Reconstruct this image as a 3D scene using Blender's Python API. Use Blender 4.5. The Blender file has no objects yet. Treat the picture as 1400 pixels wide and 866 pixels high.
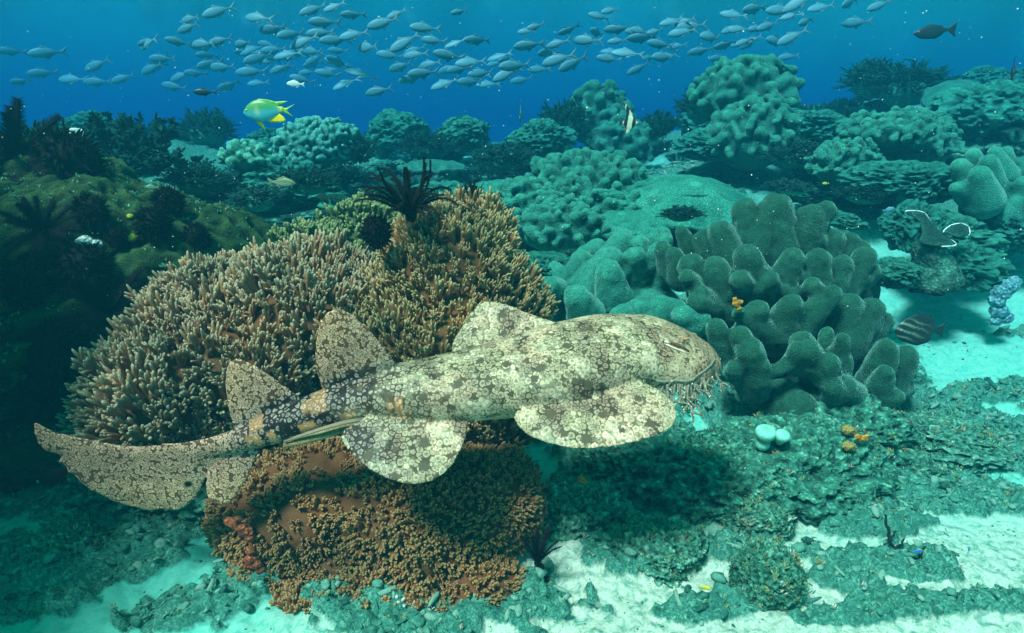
import bpy, bmesh, math, random
import numpy as np
from mathutils import Vector, Matrix, geometry

sc = bpy.context.scene
COL = sc.collection
R = math.radians
rng = np.random.default_rng(7)
random.seed(7)

# ---------------------------------------------------------------- camera
W, H = 1400.0, 866.0
F = 834.0
PITCH = R(16.0)
CAM = np.array([0.0, 0.0, 1.25])
cd = bpy.data.cameras.new('camera')
cam = bpy.data.objects.new('camera', cd)
COL.objects.link(cam)
cam.location = CAM
cam.rotation_euler = (R(90) - PITCH, 0, 0)
cd.sensor_width = 36.0
cd.lens = 36.0 * F / W
cd.clip_start = 0.05
cd.clip_end = 300.0
sc.camera = cam

# ---------------------------------------------------------------- sky, sun, exposure
SUN = np.array([-0.34, -0.42, 0.84]); SUN /= np.linalg.norm(SUN)
elev = math.asin(SUN[2])
world = bpy.data.worlds.new('World')
sc.world = world
world.use_nodes = True
wn, wl = world.node_tree.nodes, world.node_tree.links
bg = wn['Background']
sky = wn.new('ShaderNodeTexSky')
sky.sky_type = 'NISHITA'
sky.sun_disc = False
sky.sun_elevation = elev
sky.sun_rotation = math.atan2(SUN[0], SUN[1])
tint = wn.new('ShaderNodeMix'); tint.data_type = 'RGBA'; tint.blend_type = 'MULTIPLY'
tint.inputs[0].default_value = 1.0
tint.inputs[7].default_value = (0.012, 1.0, 0.38, 1)      # the sky as the water above lets it through
wl.new(sky.outputs[0], tint.inputs[6])
wl.new(tint.outputs[2], bg.inputs[0])
bg.inputs[1].default_value = 0.13
sd = bpy.data.lights.new('sun', 'SUN')
sd.energy = 3.6
sd.angle = R(12.0)
sd.color = (1.0, 0.74, 0.60)
sun = bpy.data.objects.new('sun', sd)
COL.objects.link(sun)
sun.rotation_euler = Vector(SUN).to_track_quat('Z', 'Y').to_euler()
sc.view_settings.view_transform = 'Standard'
sc.view_settings.look = 'None'
sc.view_settings.gamma = 1.0
sc.view_settings.use_curve_mapping = False
sc.view_settings.exposure = 1.68
sc.cycles.max_bounces = 5
sc.cycles.diffuse_bounces = 2
sc.cycles.glossy_bounces = 2
sc.cycles.transmission_bounces = 2
sc.cycles.volume_bounces = 2
sc.cycles.use_denoising = True

# ---------------------------------------------------------------- helpers
FWD = np.array([0, math.cos(PITCH), -math.sin(PITCH)])
UPV = np.array([0, math.sin(PITCH), math.cos(PITCH)])
RGT = np.array([1.0, 0, 0])

def ray(px, py):
    return FWD + RGT * ((px - 700.0) / F) - UPV * ((py - 433.0) / F)

def at(px, py, Y):
    d = ray(px, py)
    return CAM + d * (Y / d[1])

def on_plane(px, py, p, n):
    d = ray(px, py)
    n = np.asarray(n, float)
    return CAM + d * (np.dot(np.asarray(p) - CAM, n) / np.dot(d, n))

def mpp(px, py, Y):                       # metres covered by one picture pixel there
    return Y / ray(px, py)[1] / F

def unit(v):
    v = np.asarray(v, float)
    return v / (np.linalg.norm(v) + 1e-12)

def _hash(i, j, k, s):
    n = (i * 374761393 + j * 668265263 + k * 2147483647 + s * 1274126177) & 0xffffffff
    n = ((n ^ (n >> 13)) * 1274126177) & 0xffffffff
    n = (n ^ (n >> 16)) & 0xffff
    return n / 65535.0

def vnoise(p, s=0):                       # smooth value noise, -1..1
    p = np.asarray(p, float)
    i = np.floor(p).astype(np.int64)
    f = p - i
    f = f * f * f * (f * (f * 6 - 15) + 10)
    out = 0
    for dx in (0, 1):
        wx = f[..., 0] if dx else 1 - f[..., 0]
        for dy in (0, 1):
            wy = f[..., 1] if dy else 1 - f[..., 1]
            for dz in (0, 1):
                wz = f[..., 2] if dz else 1 - f[..., 2]
                out = out + wx * wy * wz * _hash(i[..., 0] + dx, i[..., 1] + dy, i[..., 2] + dz, s)
    return out * 2 - 1

def fbm(p, octv=4, s=0, gain=0.5):
    p = np.asarray(p, float)
    a, o, t = 1.0, 0, 0
    for k in range(octv):
        o = o + a * vnoise(p * (2.03 ** k) + 17.3 * k, s + k)
        t += a
        a *= gain
    return o / t

def sstep(a, b, x):
    t = np.clip((x - a) / (b - a), 0, 1)
    return t * t * (3 - 2 * t)

def mesh_obj(name, V, Fc, mat=None, parent=None, smooth=True, origin='base'):
    V = np.asarray(V, float)
    me = bpy.data.meshes.new(name)
    off = np.zeros(3)
    if parent is not None:
        off = np.array(parent.location)
    elif origin == 'base':
        lo, hi = V.min(0), V.max(0)
        off = np.array([(lo[0] + hi[0]) / 2, (lo[1] + hi[1]) / 2, lo[2]])
    me.from_pydata((V - off).tolist(), [], Fc if isinstance(Fc, list) else Fc.tolist())
    me.update()
    if smooth:
        me.polygons.foreach_set('use_smooth', np.ones(len(me.polygons), bool))
    o = bpy.data.objects.new(name, me)
    COL.objects.link(o)
    if parent is not None:
        o.parent = parent
    else:
        o.location = off
    if mat:
        me.materials.append(mat)
    return o

def tag(o, label=None, cat=None, group=None, kind=None):
    if label: o['label'] = label
    if cat: o['category'] = cat
    if group: o['group'] = group
    if kind: o['kind'] = kind
    return o

def attr(o, name, arr):
    arr = np.asarray(arr, np.float32)
    if arr.ndim == 1:
        a = o.data.attributes.new(name, 'FLOAT', 'POINT')
        a.data.foreach_set('value', arr)
    else:
        a = o.data.attributes.new(name, 'FLOAT_COLOR', 'POINT')
        if arr.shape[1] == 3:
            arr = np.concatenate([arr, np.ones((len(arr), 1), np.float32)], 1)
        a.data.foreach_set('color', arr.ravel())

def verts_of(o):
    n = len(o.data.vertices)
    a = np.empty(n * 3)
    o.data.vertices.foreach_get('co', a)
    return a.reshape(-1, 3)

class MB:                                  # collects pieces of ONE mesh
    def __init__(self): self.V, self.F, self.n, self.A = [], [], 0, []
    def add(self, V, Fc, a=None):
        V = np.asarray(V, float)
        self.V.append(V)
        n = self.n
        self.F.extend([[i + n for i in f] for f in (Fc.tolist() if hasattr(Fc, 'tolist') else Fc)])
        self.n += len(V)
        self.A.append(np.zeros(len(V)) if a is None else np.broadcast_to(np.asarray(a, float), (len(V),)))
    def verts(self): return np.concatenate(self.V)
    def build(self, name, mat=None, parent=None, smooth=True, attrname=None, origin='base'):
        o = mesh_obj(name, self.verts(), self.F, mat, parent, smooth, origin)
        if attrname:
            attr(o, attrname, np.concatenate(self.A))
        return o

def tube(path, radii, n=6, cap=True, flat=1.0, up=(0, 0, 1)):
    P = np.asarray(path, float)
    m = len(P)
    radii = np.broadcast_to(np.asarray(radii, float), (m,))
    T = np.gradient(P, axis=0)
    V = []
    ref = np.asarray(up, float)
    for k in range(m):
        t = unit(T[k])
        s = np.cross(t, ref)
        if np.linalg.norm(s) < 1e-3:
            s = np.cross(t, [1, 0.2, 0])
        s = unit(s)
        u = np.cross(s, t)
        for j in range(n):
            a = 2 * math.pi * j / n
            V.append(P[k] + radii[k] * (math.cos(a) * s + flat * math.sin(a) * u))
    Fc = []
    for k in range(m - 1):
        for j in range(n):
            j2 = (j + 1) % n
            Fc.append([k * n + j, k * n + j2, (k + 1) * n + j2, (k + 1) * n + j])
    if cap:
        V.append(P[0]); V.append(P[-1])
        a, b = m * n, m * n + 1
        for j in range(n):
            j2 = (j + 1) % n
            Fc.append([j2, j, a])
            Fc.append([(m - 1) * n + j, (m - 1) * n + j2, b])
    return np.array(V), Fc

def capsule(p0, p1, r0, r1, n=12, rings=6, dome=4):
    p0, p1 = np.asarray(p0, float), np.asarray(p1, float)
    d = p1 - p0
    L = np.linalg.norm(d)
    t = d / (L + 1e-9)
    pts, rad = [], []
    for a in np.linspace(-90, 0, dome + 1)[:-1]:
        pts.append(p0 + t * r0 * math.sin(R(a))); rad.append(max(r0 * math.cos(R(a)), 1e-4))
    for s in np.linspace(0, 1, rings):
        pts.append(p0 + d * s); rad.append(r0 + (r1 - r0) * s)
    for a in np.linspace(0, 90, dome + 1)[1:]:
        pts.append(p1 + t * r1 * math.sin(R(a))); rad.append(max(r1 * math.cos(R(a)), 1e-4))
    return tube(pts, rad, n, True, 1.0, (0.3, 0.5, 0.8))

_ico = {}
def ico(level):
    if level not in _ico:
        bm = bmesh.new()
        bmesh.ops.create_icosphere(bm, subdivisions=level, radius=1.0)
        bm.verts.ensure_lookup_table()
        V = np.array([v.co[:] for v in bm.verts])
        Fc = [[v.index for v in f.verts] for f in bm.faces]
        bm.free()
        _ico[level] = (V, Fc)
    return _ico[level]

def blob(c, r, level=2):
    V, Fc = ico(level)
    return V * np.asarray(r, float) + np.asarray(c, float), Fc

def slab(pts3, tmax, tmin, ramp, step, normal=None):
    """A plate of real thickness from a closed outline lying near a plane; thins towards its rim."""
    P = np.asarray(pts3, float)
    c = P.mean(0)
    if normal is None:
        u_, s_, vt = np.linalg.svd(P - c)
        n = vt[2]
    else:
        n = unit(normal)
    a = unit(np.cross(n, [0.13, 0.31, 0.94])); b = np.cross(n, a)
    q = np.stack([(P - c) @ a, (P - c) @ b], 1)
    h = (P - c) @ n
    # resample outline
    qq, hh = [], []
    m = len(q)
    for i in range(m):
        j = (i + 1) % m
        k = max(1, int(np.linalg.norm(q[j] - q[i]) / step))
        for s in range(k):
            qq.append(q[i] + (q[j] - q[i]) * s / k)
            hh.append(h[i] + (h[j] - h[i]) * s / k)
    qq, hh = np.array(qq), np.array(hh)
    nb = len(qq)
    lo, hi = q.min(0), q.max(0)
    gx, gy = np.meshgrid(np.arange(lo[0], hi[0], step), np.arange(lo[1], hi[1], step))
    G = np.stack([gx.ravel(), gy.ravel()], 1) + rng.uniform(-.2, .2, (gx.size, 2)) * step
    x, y = G[:, 0], G[:, 1]
    ins = np.zeros(len(G), bool)
    for i in range(nb):
        x1, y1 = qq[i]; x2, y2 = qq[(i + 1) % nb]
        cnd = (y1 > y) != (y2 > y)
        with np.errstate(divide='ignore', invalid='ignore'):
            ins ^= cnd & (x < (x2 - x1) * (y - y1) / (y2 - y1 + 1e-15) + x1)
    G = G[ins]
    dist = np.sqrt(((G[:, None, :] - qq[None]) ** 2).sum(2))
    G = G[dist.min(1) > step * .55]
    allq = np.concatenate([qq, G])
    res = geometry.delaunay_2d_cdt([Vector(v) for v in allq], [(i, (i + 1) % nb) for i in range(nb)], [], 1, 1e-7)
    vq = np.array([v[:] for v in res[0]])
    tri = [list(f) for f in res[2]]
    d = np.sqrt(((vq[:, None, :] - qq[None]) ** 2).sum(2))
    w = 1 / (d ** 2 + 1e-9)
    hq = (w * hh[None]).sum(1) / w.sum(1)
    dm = d.min(1)
    th = tmin + (tmax - tmin) * sstep(0, ramp, dm)
    base = c + vq[:, :1] * a + vq[:, 1:2] * b + hq[:, None] * n
    V = np.concatenate([base + n * th[:, None] / 2, base - n * th[:, None] / 2])
    N = len(vq)
    Fc = [t for t in tri] + [[i + N for i in t[::-1]] for t in tri]
    ed = {}
    for t in tri:
        for k in range(3):
            e = (t[k], t[(k + 1) % 3])
            ed[e] = ed.get(e, 0) + 1
    for (i, j) in ed:
        if (j, i) not in ed:
            Fc.append([j, i, i + N, j + N])
    return V, Fc, dm

def frame_from(d, spin):
    d = unit(d)
    a = unit(np.cross(d, [.3, .1, 1.0] if abs(d[2]) < .95 else [1, 0, 0]))
    b = np.cross(d, a)
    c, s = math.cos(spin), math.sin(spin)
    return np.stack([c * a + s * b, -s * a + c * b, d], 1)

def remesh(mb, voxel, smooth_it=4, factor=0.5):
    """Union of everything in mb as one closed skin; returns verts and faces."""
    me = bpy.data.meshes.new('tmp')
    me.from_pydata(mb.verts().tolist(), [], mb.F)
    bm = bmesh.new(); bm.from_mesh(me)
    bmesh.ops.recalc_face_normals(bm, faces=bm.faces)
    bm.to_mesh(me); bm.free()
    o = bpy.data.objects.new('tmp', me)
    COL.objects.link(o)
    m = o.modifiers.new('r', 'REMESH'); m.mode = 'VOXEL'; m.voxel_size = voxel
    if smooth_it:
        s = o.modifiers.new('s', 'SMOOTH'); s.factor = factor; s.iterations = smooth_it
    dg = bpy.context.evaluated_depsgraph_get()
    ev = o.evaluated_get(dg)
    me2 = ev.to_mesh()
    n = len(me2.vertices)
    V = np.empty(n * 3); me2.vertices.foreach_get('co', V); V = V.reshape(-1, 3).copy()
    Fc = [list(p.vertices) for p in me2.polygons]
    NV = np.empty(n * 3); me2.vertices.foreach_get('normal', NV); NV = NV.reshape(-1, 3).copy()
    ev.to_mesh_clear()
    bpy.data.objects.remove(o); bpy.data.meshes.remove(me)
    return V, Fc, NV

# ---------------------------------------------------------------- materials
def newmat(name, rough=0.8, spec=0.2):
    m = bpy.data.materials.new(name)
    m.use_nodes = True
    b = m.node_tree.nodes['Principled BSDF']
    b.inputs['Roughness'].default_value = rough
    b.inputs['Specular IOR Level'].default_value = spec
    return m, m.node_tree.nodes, m.node_tree.links, b

def coords(n): return n.new('ShaderNodeTexCoord').outputs['Object']

def noise_node(n, l, co, scale, detail=4, rough=0.55, dist=0.0):
    t = n.new('ShaderNodeTexNoise')
    t.inputs['Scale'].default_value = scale; t.inputs['Detail'].default_value = detail
    t.inputs['Roughness'].default_value = rough; t.inputs['Distortion'].default_value = dist
    l.new(co, t.inputs['Vector'])
    return t.outputs['Fac']

def vor_node(n, l, co, scale, feature='F1', rnd=1.0):
    t = n.new('ShaderNodeTexVoronoi'); t.feature = feature
    t.inputs['Scale'].default_value = scale; t.inputs['Randomness'].default_value = rnd
    l.new(co, t.inputs['Vector'])
    return t.outputs['Distance']

def ramp(n, l, fac, stops):
    t = n.new('ShaderNodeValToRGB')
    e = t.color_ramp.elements
    while len(e) < len(stops): e.new(0.5)
    for k, (p, c) in enumerate(stops):
        e[k].position = p
        e[k].color = (*c, 1) if len(c) == 3 else c
    l.new(fac, t.inputs[0])
    return t.outputs[0]

def mixc(n, l, fac, a, b, mode='MIX'):
    t = n.new('ShaderNodeMix'); t.data_type = 'RGBA'; t.blend_type = mode
    for sock, v in ((0, fac), (6, a), (7, b)):
        if hasattr(v, 'is_linked'): l.new(v, t.inputs[sock])
        elif sock == 0: t.inputs[0].default_value = v
        else: t.inputs[sock].default_value = (*v, 1)
    return t.outputs[2]

def bump(n, l, b, h, strength, dist):
    t = n.new('ShaderNodeBump')
    t.inputs['Strength'].default_value = strength; t.inputs['Distance'].default_value = dist
    l.new(h, t.inputs['Height'])
    l.new(t.outputs[0], b.inputs['Normal'])

def attr_node(n, name, out='Fac'):
    t = n.new('ShaderNodeAttribute'); t.attribute_name = name
    return t.outputs[out]

def coral_mat(name, c1, c2, c3=None, scale=9.0, polyp=220.0, bumpd=0.003, rough=0.85, spec=0.15, velvet=0.0):
    m, n, l, b = newmat(name, rough, spec)
    co = coords(n)
    f = noise_node(n, l, co, scale, 5, 0.62, 0.4)
    col = ramp(n, l, f, [(0.3, c1), (0.55, c2), (0.75, c3 or c2)])
    v = vor_node(n, l, co, polyp)
    sp = ramp(n, l, v, [(0.04, (1.75, 1.75, 1.65)), (0.30, (.95, .95, .95)), (0.6, (0.62, 0.62, 0.62))])
    col = mixc(n, l, 1.0, col, sp, 'MULTIPLY')
    gp_ = n.new('ShaderNodeNewGeometry').outputs['Pointiness']      # paler convex edges; fold shade painted dark into the creases
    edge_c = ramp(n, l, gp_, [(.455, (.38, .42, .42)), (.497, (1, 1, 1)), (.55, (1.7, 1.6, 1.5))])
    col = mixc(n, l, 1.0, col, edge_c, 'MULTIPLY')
    l.new(col, b.inputs['Base Color'])
    bump(n, l, b, v, 0.8, -bumpd)
    if velvet:
        b.inputs['Sheen Weight'].default_value = velvet
        b.inputs['Sheen Roughness'].default_value = 0.35
        b.inputs['Sheen Tint'].default_value = (.45, .95, .75, 1)
    return m

def flat_mat(name, c, rough=0.6, spec=0.3, var=0.15, scale=60.0):
    m, n, l, b = newmat(name, rough, spec)
    f = noise_node(n, l, coords(n), scale, 3)
    c = np.array(c)
    l.new(ramp(n, l, f, [(0.3, tuple(c * (1 - var))), (0.7, tuple(np.minimum(c * (1 + var), 1)))]), b.inputs['Base Color'])
    return m

# ---------------------------------------------------------------- seabed and water
ANC = [(ax, ay, 0.0) for ax in (-3, -2, -1, 0, 1, 2, 3) for ay in (-8, -4, -1, 1.2, 2.1)] + [
    (-.4, 3.0, .12), (.8, 3.0, .12), (2.0, 2.7, .04), (3.2, 2.6, .06), (2.0, 3.3, .24), (2.7, 3.2, .24), (1.2, 3.6, .3),
    (-2.35, 4, .72), (-1.44, 4, .52), (-1.9, 4.2, .66), (-1.7, 5, .84), (-3.2, 5, 1.0), (-4, 7, 1.2), (.53, 4.4, .48), (.2, 6, .78), (-.5, 8, 1.05), (-1.6, 7, 1.05), (1.0, 7.5, .92),
    (1.0, 5.2, .62), (1.9, 4.0, .55), (2.35, 4.4, .80), (2.8, 4.6, .92), (2.96, 3.7, .50), (2.1, 5.4, .86), (2.16, 6, 1.12), (3.9, 5, 1.28), (4.45, 6.2, 1.36), (4.9, 8, 1.76), (2.6, 8, 1.42), (7, 8, 1.9),
    (7, 5, 1.5), (5, 3.2, .6), (4.4, 1.5, .1), (7, 1, .2), (0, 12, .5), (4, 12, 1.2), (-6, 12, .7), (-14, 14, .4), (12, 14, 1.4), (0, 22, -.4), (20, 24, .2), (-22, 24, -.4), (-30, 0, 0), (30, 0, .5), (0, 50, -1), (40, 50, -1), (-40, 50, -1), (0, -40, 0)]
def base_h(x, y):
    num = np.zeros_like(x); den = np.zeros_like(x)
    for ax, ay, az in ANC:
        w = 1 / (((x - ax) ** 2 + (y - ay) ** 2) + .06 + .002 * (ax * ax + ay * ay)) ** 1.7
        num += w * az; den += w
    return num / den

def seabed_h(x, y):
    p = np.stack([x, y, np.zeros_like(x)], -1)
    z = base_h(x, y)
    # added reef slope, out of view on the left, raised to shade the left seabed
    shade_wall_x = -1.45 - 0.95 * np.maximum(0, y - 1.35) + 0.12 * vnoise(p * 1.1, 31)
    z = z + 2.0 * sstep(0.0, -0.45, x - shade_wall_x) * sstep(-4.5, -3.0, y) * (1 + 0.07 * vnoise(p * 1.7, 33) + .10 * fbm(p * 5.5, 4, 35, .6)) * 1.0
    rub = rubble_mask(x, y)
    z = z + 0.05 * fbm(p * 1.3, 3, 3) + 0.02 * fbm(p * 5, 3, 8)
    z = z + rub * (0.03 + 0.045 * fbm(p * 6.0, 4, 11) + 0.05 * np.abs(fbm(p * 15.0, 4, 14, .6)) + .012 * fbm(p * 60, 2, 15))
    z = z + 0.012 * fbm(p * 26.0, 3, 21)
    return z

RUB = []          # (x, y, rx, ry) of rubble, from where it lies in the photograph
def gp(px, py, z=0.0):
    d = ray(px, py)
    return CAM + d * ((z - CAM[2]) / d[2])
for px, py, rx, ry in [(930, 660, .34, .30), (1090, 640, .34, .34), (1160, 700, .22, .14), (1300, 610, .5, .33), (1330, 690, .42, .16),
                       (800, 690, .22, .22), (860, 760, .20, .12), (1080, 560, .7, .4), (640, 820, .42, .2), (1240, 780, .16, .08), (1150, 800, .12, .06),
                       (60, 640, .6, .4), (330, 640, .5, .3), (110, 770, .3, .16), (200, 720, .3, .12), (30, 830, .2, .1), (230, 840, .15, .08), (560, 560, 1.0, .6),
                       (1010, 830, .07, .05), (1150, 850, .15, .04), (330, 800, .12, .16), (1200, 725, .25, .06), (1100, 760, .10, .05), (940, 840, .14, .05), (1220, 840, .2, .05), (1370, 840, .12, .04), (1390, 520, .2, .06), (1360, 570, .3, .10), (1150, 770, .16, .06), (1010, 760, .12, .06)]:
    g = gp(px, py); RUB.append((g[0], g[1], rx, ry))

def rubble_mask(x, y):
    p = np.stack([x, y, np.zeros_like(x)], -1)
    w = 0.60 * fbm(p * 3.2, 5, 5, .68) + .35 * fbm(p * 17, 3, 6)
    m = np.zeros_like(x)
    for gx, gy, rx, ry in RUB:
        d = np.sqrt(((x - gx) / rx) ** 2 + ((y - gy) / ry) ** 2) + w
        m = np.maximum(m, sstep(1.02, 0.80, d))
    far = sstep(3.5, 4.1, y + w * 1.5 - .5 * sstep(1.4, 2.0, x) * sstep(3.4, 2.6, x)) * (1 - 0.8 * sstep(0.42, 0.62, vnoise(p * 0.8, 40) * .5 + .5))
    shade_wall = sstep(-1.3, -1.6, x + .95 * np.maximum(0, y - 1.35)) * sstep(6, 4, y)  # rubble over the added shading slope
    return np.maximum(np.maximum(m, far), shade_wall)

def spaced(lo, hi, fine_lo, fine_hi, step, grow):
    a = list(np.arange(fine_lo, fine_hi, step))
    s, v = step, fine_hi
    while v < hi:
        a.append(v); s *= grow; v += s
    a.append(hi)
    s, v, b = step, fine_lo, []
    while True:
        s *= grow; v -= s
        if v <= lo: break
        b.append(v)
    b.append(lo)
    return np.array(b[::-1] + a)

gxs = spaced(-45, 45, -1.9, 2.3, 0.0085, 1.022)
gys = spaced(-12, 60, 1.15, 3.6, 0.0085, 1.018)
GX, GY = np.meshgrid(gxs, gys)
GZ = seabed_h(GX, GY)
nx, ny = len(gxs), len(gys)
idx = np.arange(nx * ny).reshape(ny, nx)
Fg = np.stack([idx[:-1, :-1], idx[:-1, 1:], idx[1:, 1:], idx[1:, :-1]], -1).reshape(-1, 4)
gm, n, l, b = newmat('sand and rubble', 0.95, 0.1)
co = coords(n)
rubn = noise_node(n, l, co, 48, 6, .75)
ra = n.new('ShaderNodeMath'); ra.operation = 'MULTIPLY_ADD'; ra.inputs[1].default_value = .9
l.new(rubn, ra.inputs[0]); l.new(attr_node(n, 'rubble'), ra.inputs[2])
rubf = ramp(n, l, ra.outputs[0], [(.0, (0, 0, 0)), (.60, (0, 0, 0)), (.88, (1, 1, 1))])
f1 = noise_node(n, l, co, 420, 3, 0.7)
sand = ramp(n, l, f1, [(0.25, (.40, .50, .38)), (0.5, (.58, .67, .53)), (0.8, (.78, .82, .68))])
f2 = noise_node(n, l, co, 34, 6, 0.7, 0.6)
algae = ramp(n, l, f2, [(0.47, (0, 0, 0)), (0.64, (1, 1, 1))])
sand = mixc(n, l, algae, sand, (.12, .32, .23))
f5 = noise_node(n, l, co, 130, 4, .75)
sand = mixc(n, l, 1.0, sand, ramp(n, l, f5, [(.30, (.55, .60, .56)), (.48, (1, 1, 1)), (.7, (1.08, 1.08, 1.08))]), 'MULTIPLY')
f3 = noise_node(n, l, co, 75, 7, 0.8, 1.2)
rubc = ramp(n, l, f3, [(0.32, (.008, .04, .03)), (0.46, (.03, .155, .108)), (0.57, (.10, .35, .25)), (0.68, (.45, .66, .53))])
f4 = noise_node(n, l, co, 7, 4, 0.6)
rubc = mixc(n, l, ramp(n, l, f4, [(0.42, (0, 0, 0)), (0.66, (.45, .45, .45))]), rubc, (.03, .17, .12))
sand = mixc(n, l, attr_node(n, 'red_loss'), sand, (.07, .58, .44))  # greenish tint painted in for the water's red loss
col = mixc(n, l, rubf, sand, rubc)
l.new(col, b.inputs['Base Color'])
hs = n.new('ShaderNodeMath'); hs.operation = 'ADD'
l.new(f1, hs.inputs[0]); l.new(f3, hs.inputs[1])
bump(n, l, b, hs.outputs[0], 0.6, 0.006)
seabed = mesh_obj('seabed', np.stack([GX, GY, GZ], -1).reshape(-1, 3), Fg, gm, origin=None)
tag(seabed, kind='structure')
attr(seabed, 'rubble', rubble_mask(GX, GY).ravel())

attr(seabed, 'red_loss', (sstep(1.55, 2.3, GY + .3 * sstep(-.2, .6, GX) * 0 + .25 * fbm(np.stack([GX, GY, 0 * GX], -1) * 2.5, 3, 61)) * .75 + .8 * sstep(-.2, -.9, GX)).clip(0, .9).ravel())  # red lost in the water painted into the far and left sand
def ground(x, y):
    return float(seabed_h(np.array([x], float), np.array([y], float))[0])

TOP = 2.8
def water_box():
    x0, x1, y0, y1, z0, z1 = -48, 48, -14, 63, -2.2, TOP
    V = [(x0, y0, z0), (x1, y0, z0), (x1, y1, z0), (x0, y1, z0), (x0, y0, z1), (x1, y0, z1), (x1, y1, z1), (x0, y1, z1)]
    Fc = [[0, 3, 2, 1], [4, 5, 6, 7], [0, 1, 5, 4], [1, 2, 6, 5], [2, 3, 7, 6], [3, 0, 4, 7]]
    m = bpy.data.materials.new('sea water'); m.use_nodes = True
    n, l = m.node_tree.nodes, m.node_tree.links
    n.remove(n['Principled BSDF'])
    v = n.new('ShaderNodeVolumePrincipled')
    v.inputs['Color'].default_value = (0.002, 0.032, 0.050, 1)
    v.inputs['Density'].default_value = 0.52
    v.inputs['Absorption Color'].default_value = (0.36, 0.70, 0.90, 1)
    v.inputs['Anisotropy'].default_value = 0.3
    l.new(v.outputs[0], n['Material Output'].inputs['Volume'])
    o = mesh_obj('haze', V, Fc, m, smooth=False, origin=None)
    tag(o, 'clear blue sea water filling the whole view and fading the far reef', kind='stuff')
water_box()
def water_surface():
    # the underside of the sea surface, added to keep low sky light out: clear when looked at steeply, a mirror of the water below at a low angle
    m = bpy.data.materials.new('water surface'); m.use_nodes = True
    n, l = m.node_tree.nodes, m.node_tree.links
    n.remove(n['Principled BSDF'])
    lw = n.new('ShaderNodeLayerWeight'); lw.inputs['Blend'].default_value = 0.5
    rp = n.new('ShaderNodeValToRGB')
    rp.color_ramp.elements[0].position = .34; rp.color_ramp.elements[0].color = (.02, .02, .02, 1)
    rp.color_ramp.elements[1].position = .56; rp.color_ramp.elements[1].color = (.97, .97, .97, 1)
    l.new(lw.outputs['Facing'], rp.inputs[0])
    tr = n.new('ShaderNodeBsdfTransparent'); gl = n.new('ShaderNodeBsdfGlossy')
    gl.inputs['Roughness'].default_value = .25; gl.inputs['Color'].default_value = (.45, .92, 1, 1)
    mx = n.new('ShaderNodeMixShader')
    l.new(rp.outputs[0], mx.inputs[0]); l.new(tr.outputs[0], mx.inputs[1]); l.new(gl.outputs[0], mx.inputs[2])
    l.new(mx.outputs[0], n['Material Output'].inputs['Surface'])
    z = TOP + .03
    o = mesh_obj('water_surface', [(-48, -14, z), (48, -14, z), (48, 63, z), (-48, 63, z)], [[0, 1, 2, 3]], m, smooth=False, origin=None)
    tag(o, kind='structure')
water_surface()


# broken coral rubble strewn over the rough ground: nobody could count it
def rubble():
    g = np.random.default_rng(5)
    mb = MB()
    shapes = []
    for k in range(10):
        V, Fc = ico(2)
        V = V * np.array([1, g.uniform(.5, .9), g.uniform(.35, .7)]) if k < 6 else V * np.array([1.6, .35, .35])
        V = V * (1 + .55 * fbm(V * 1.9 + k * 9, 3, k))[:, None]
        shapes.append((V, Fc))
    X = np.concatenate([g.uniform(-1.9, 2.4, 9000), g.uniform(-3, 4, 5000)]); Y = np.concatenate([g.uniform(1.15, 3.4, 9000), g.uniform(2.8, 6.5, 5000)])
    m = rubble_mask(X, Y)
    keep = (m > g.uniform(.25, .9, len(X))) | (g.random(len(X)) < .30)
    X, Y = X[keep], Y[keep]
    Z = seabed_h(X, Y)
    sandy = m[keep] < .25
    for x, y, z, sd_ in zip(X, Y, Z, sandy):
        V, Fc = shapes[int(g.integers(0, 10))]
        s = ((.0025 + .006 * g.random() ** 3) if sd_ else (.005 + .018 * g.random() ** 2.4)) * (1 + .35 * max(0, y - 2))
        M = frame_from(unit([g.normal(0, .5), g.normal(0, .5), 1]), g.uniform(0, 6.28))
        mb.add((V * s) @ M.T + np.array([x, y, z + s * .15]), Fc, g.random())
    m_, n, l, b = newmat('coral rubble', .95, .1)
    f = noise_node(n, l, coords(n), 70, 5, .7)
    ad = n.new('ShaderNodeMath'); ad.operation = 'MULTIPLY_ADD'; ad.inputs[1].default_value = .7
    l.new(attr_node(n, 'v'), ad.inputs[0]); l.new(f, ad.inputs[2])
    l.new(ramp(n, l, ad.outputs[0], [(.45, (.012, .06, .045)), (.7, (.045, .19, .135)), (.95, (.10, .28, .20)), (1.0, (.18, .34, .25))]), b.inputs['Base Color'])
    bump(n, l, b, f, .6, .006)
    o = mb.build('rubble', m_, attrname='v', origin=None)
    tag(o, 'broken coral rubble strewn over the rough ground between the sand patches', kind='stuff')
rubble()

# ---------------------------------------------------------------- the wobbegong shark
ST = [  # px, py, half height px, width/height, depth
    (50, 588, 4, .30, 1.44), (75, 599, 7, .30, 1.44), (110, 611, 9, .30, 1.44), (180, 621, 11, .30, 1.45), (250, 618, 12, .34, 1.46), (300, 609, 14, .6, 1.47),
    (340, 597, 17, .9, 1.48), (385, 580, 24, 1.15, 1.49), (440, 561, 26, 1.2, 1.50), (490, 545, 29, 1.3, 1.51), (540, 536, 37, 1.45, 1.52),
    (600, 531, 44, 1.5, 1.53), (660, 522, 49, 1.55, 1.55), (720, 511, 54, 1.6, 1.57), (780, 498, 60, 1.65, 1.59), (830, 483, 55, 1.75, 1.62),
    (880, 479, 48, 1.9, 1.65), (915, 485, 46, 2.0, 1.67), (942, 489, 39, 2.1, 1.69), (962, 491, 29, 2.1, 1.70), (975, 492, 17, 2.0, 1.705), (981, 493, 4, 1.9, 1.707)]
ST = np.array(ST, float)
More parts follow.
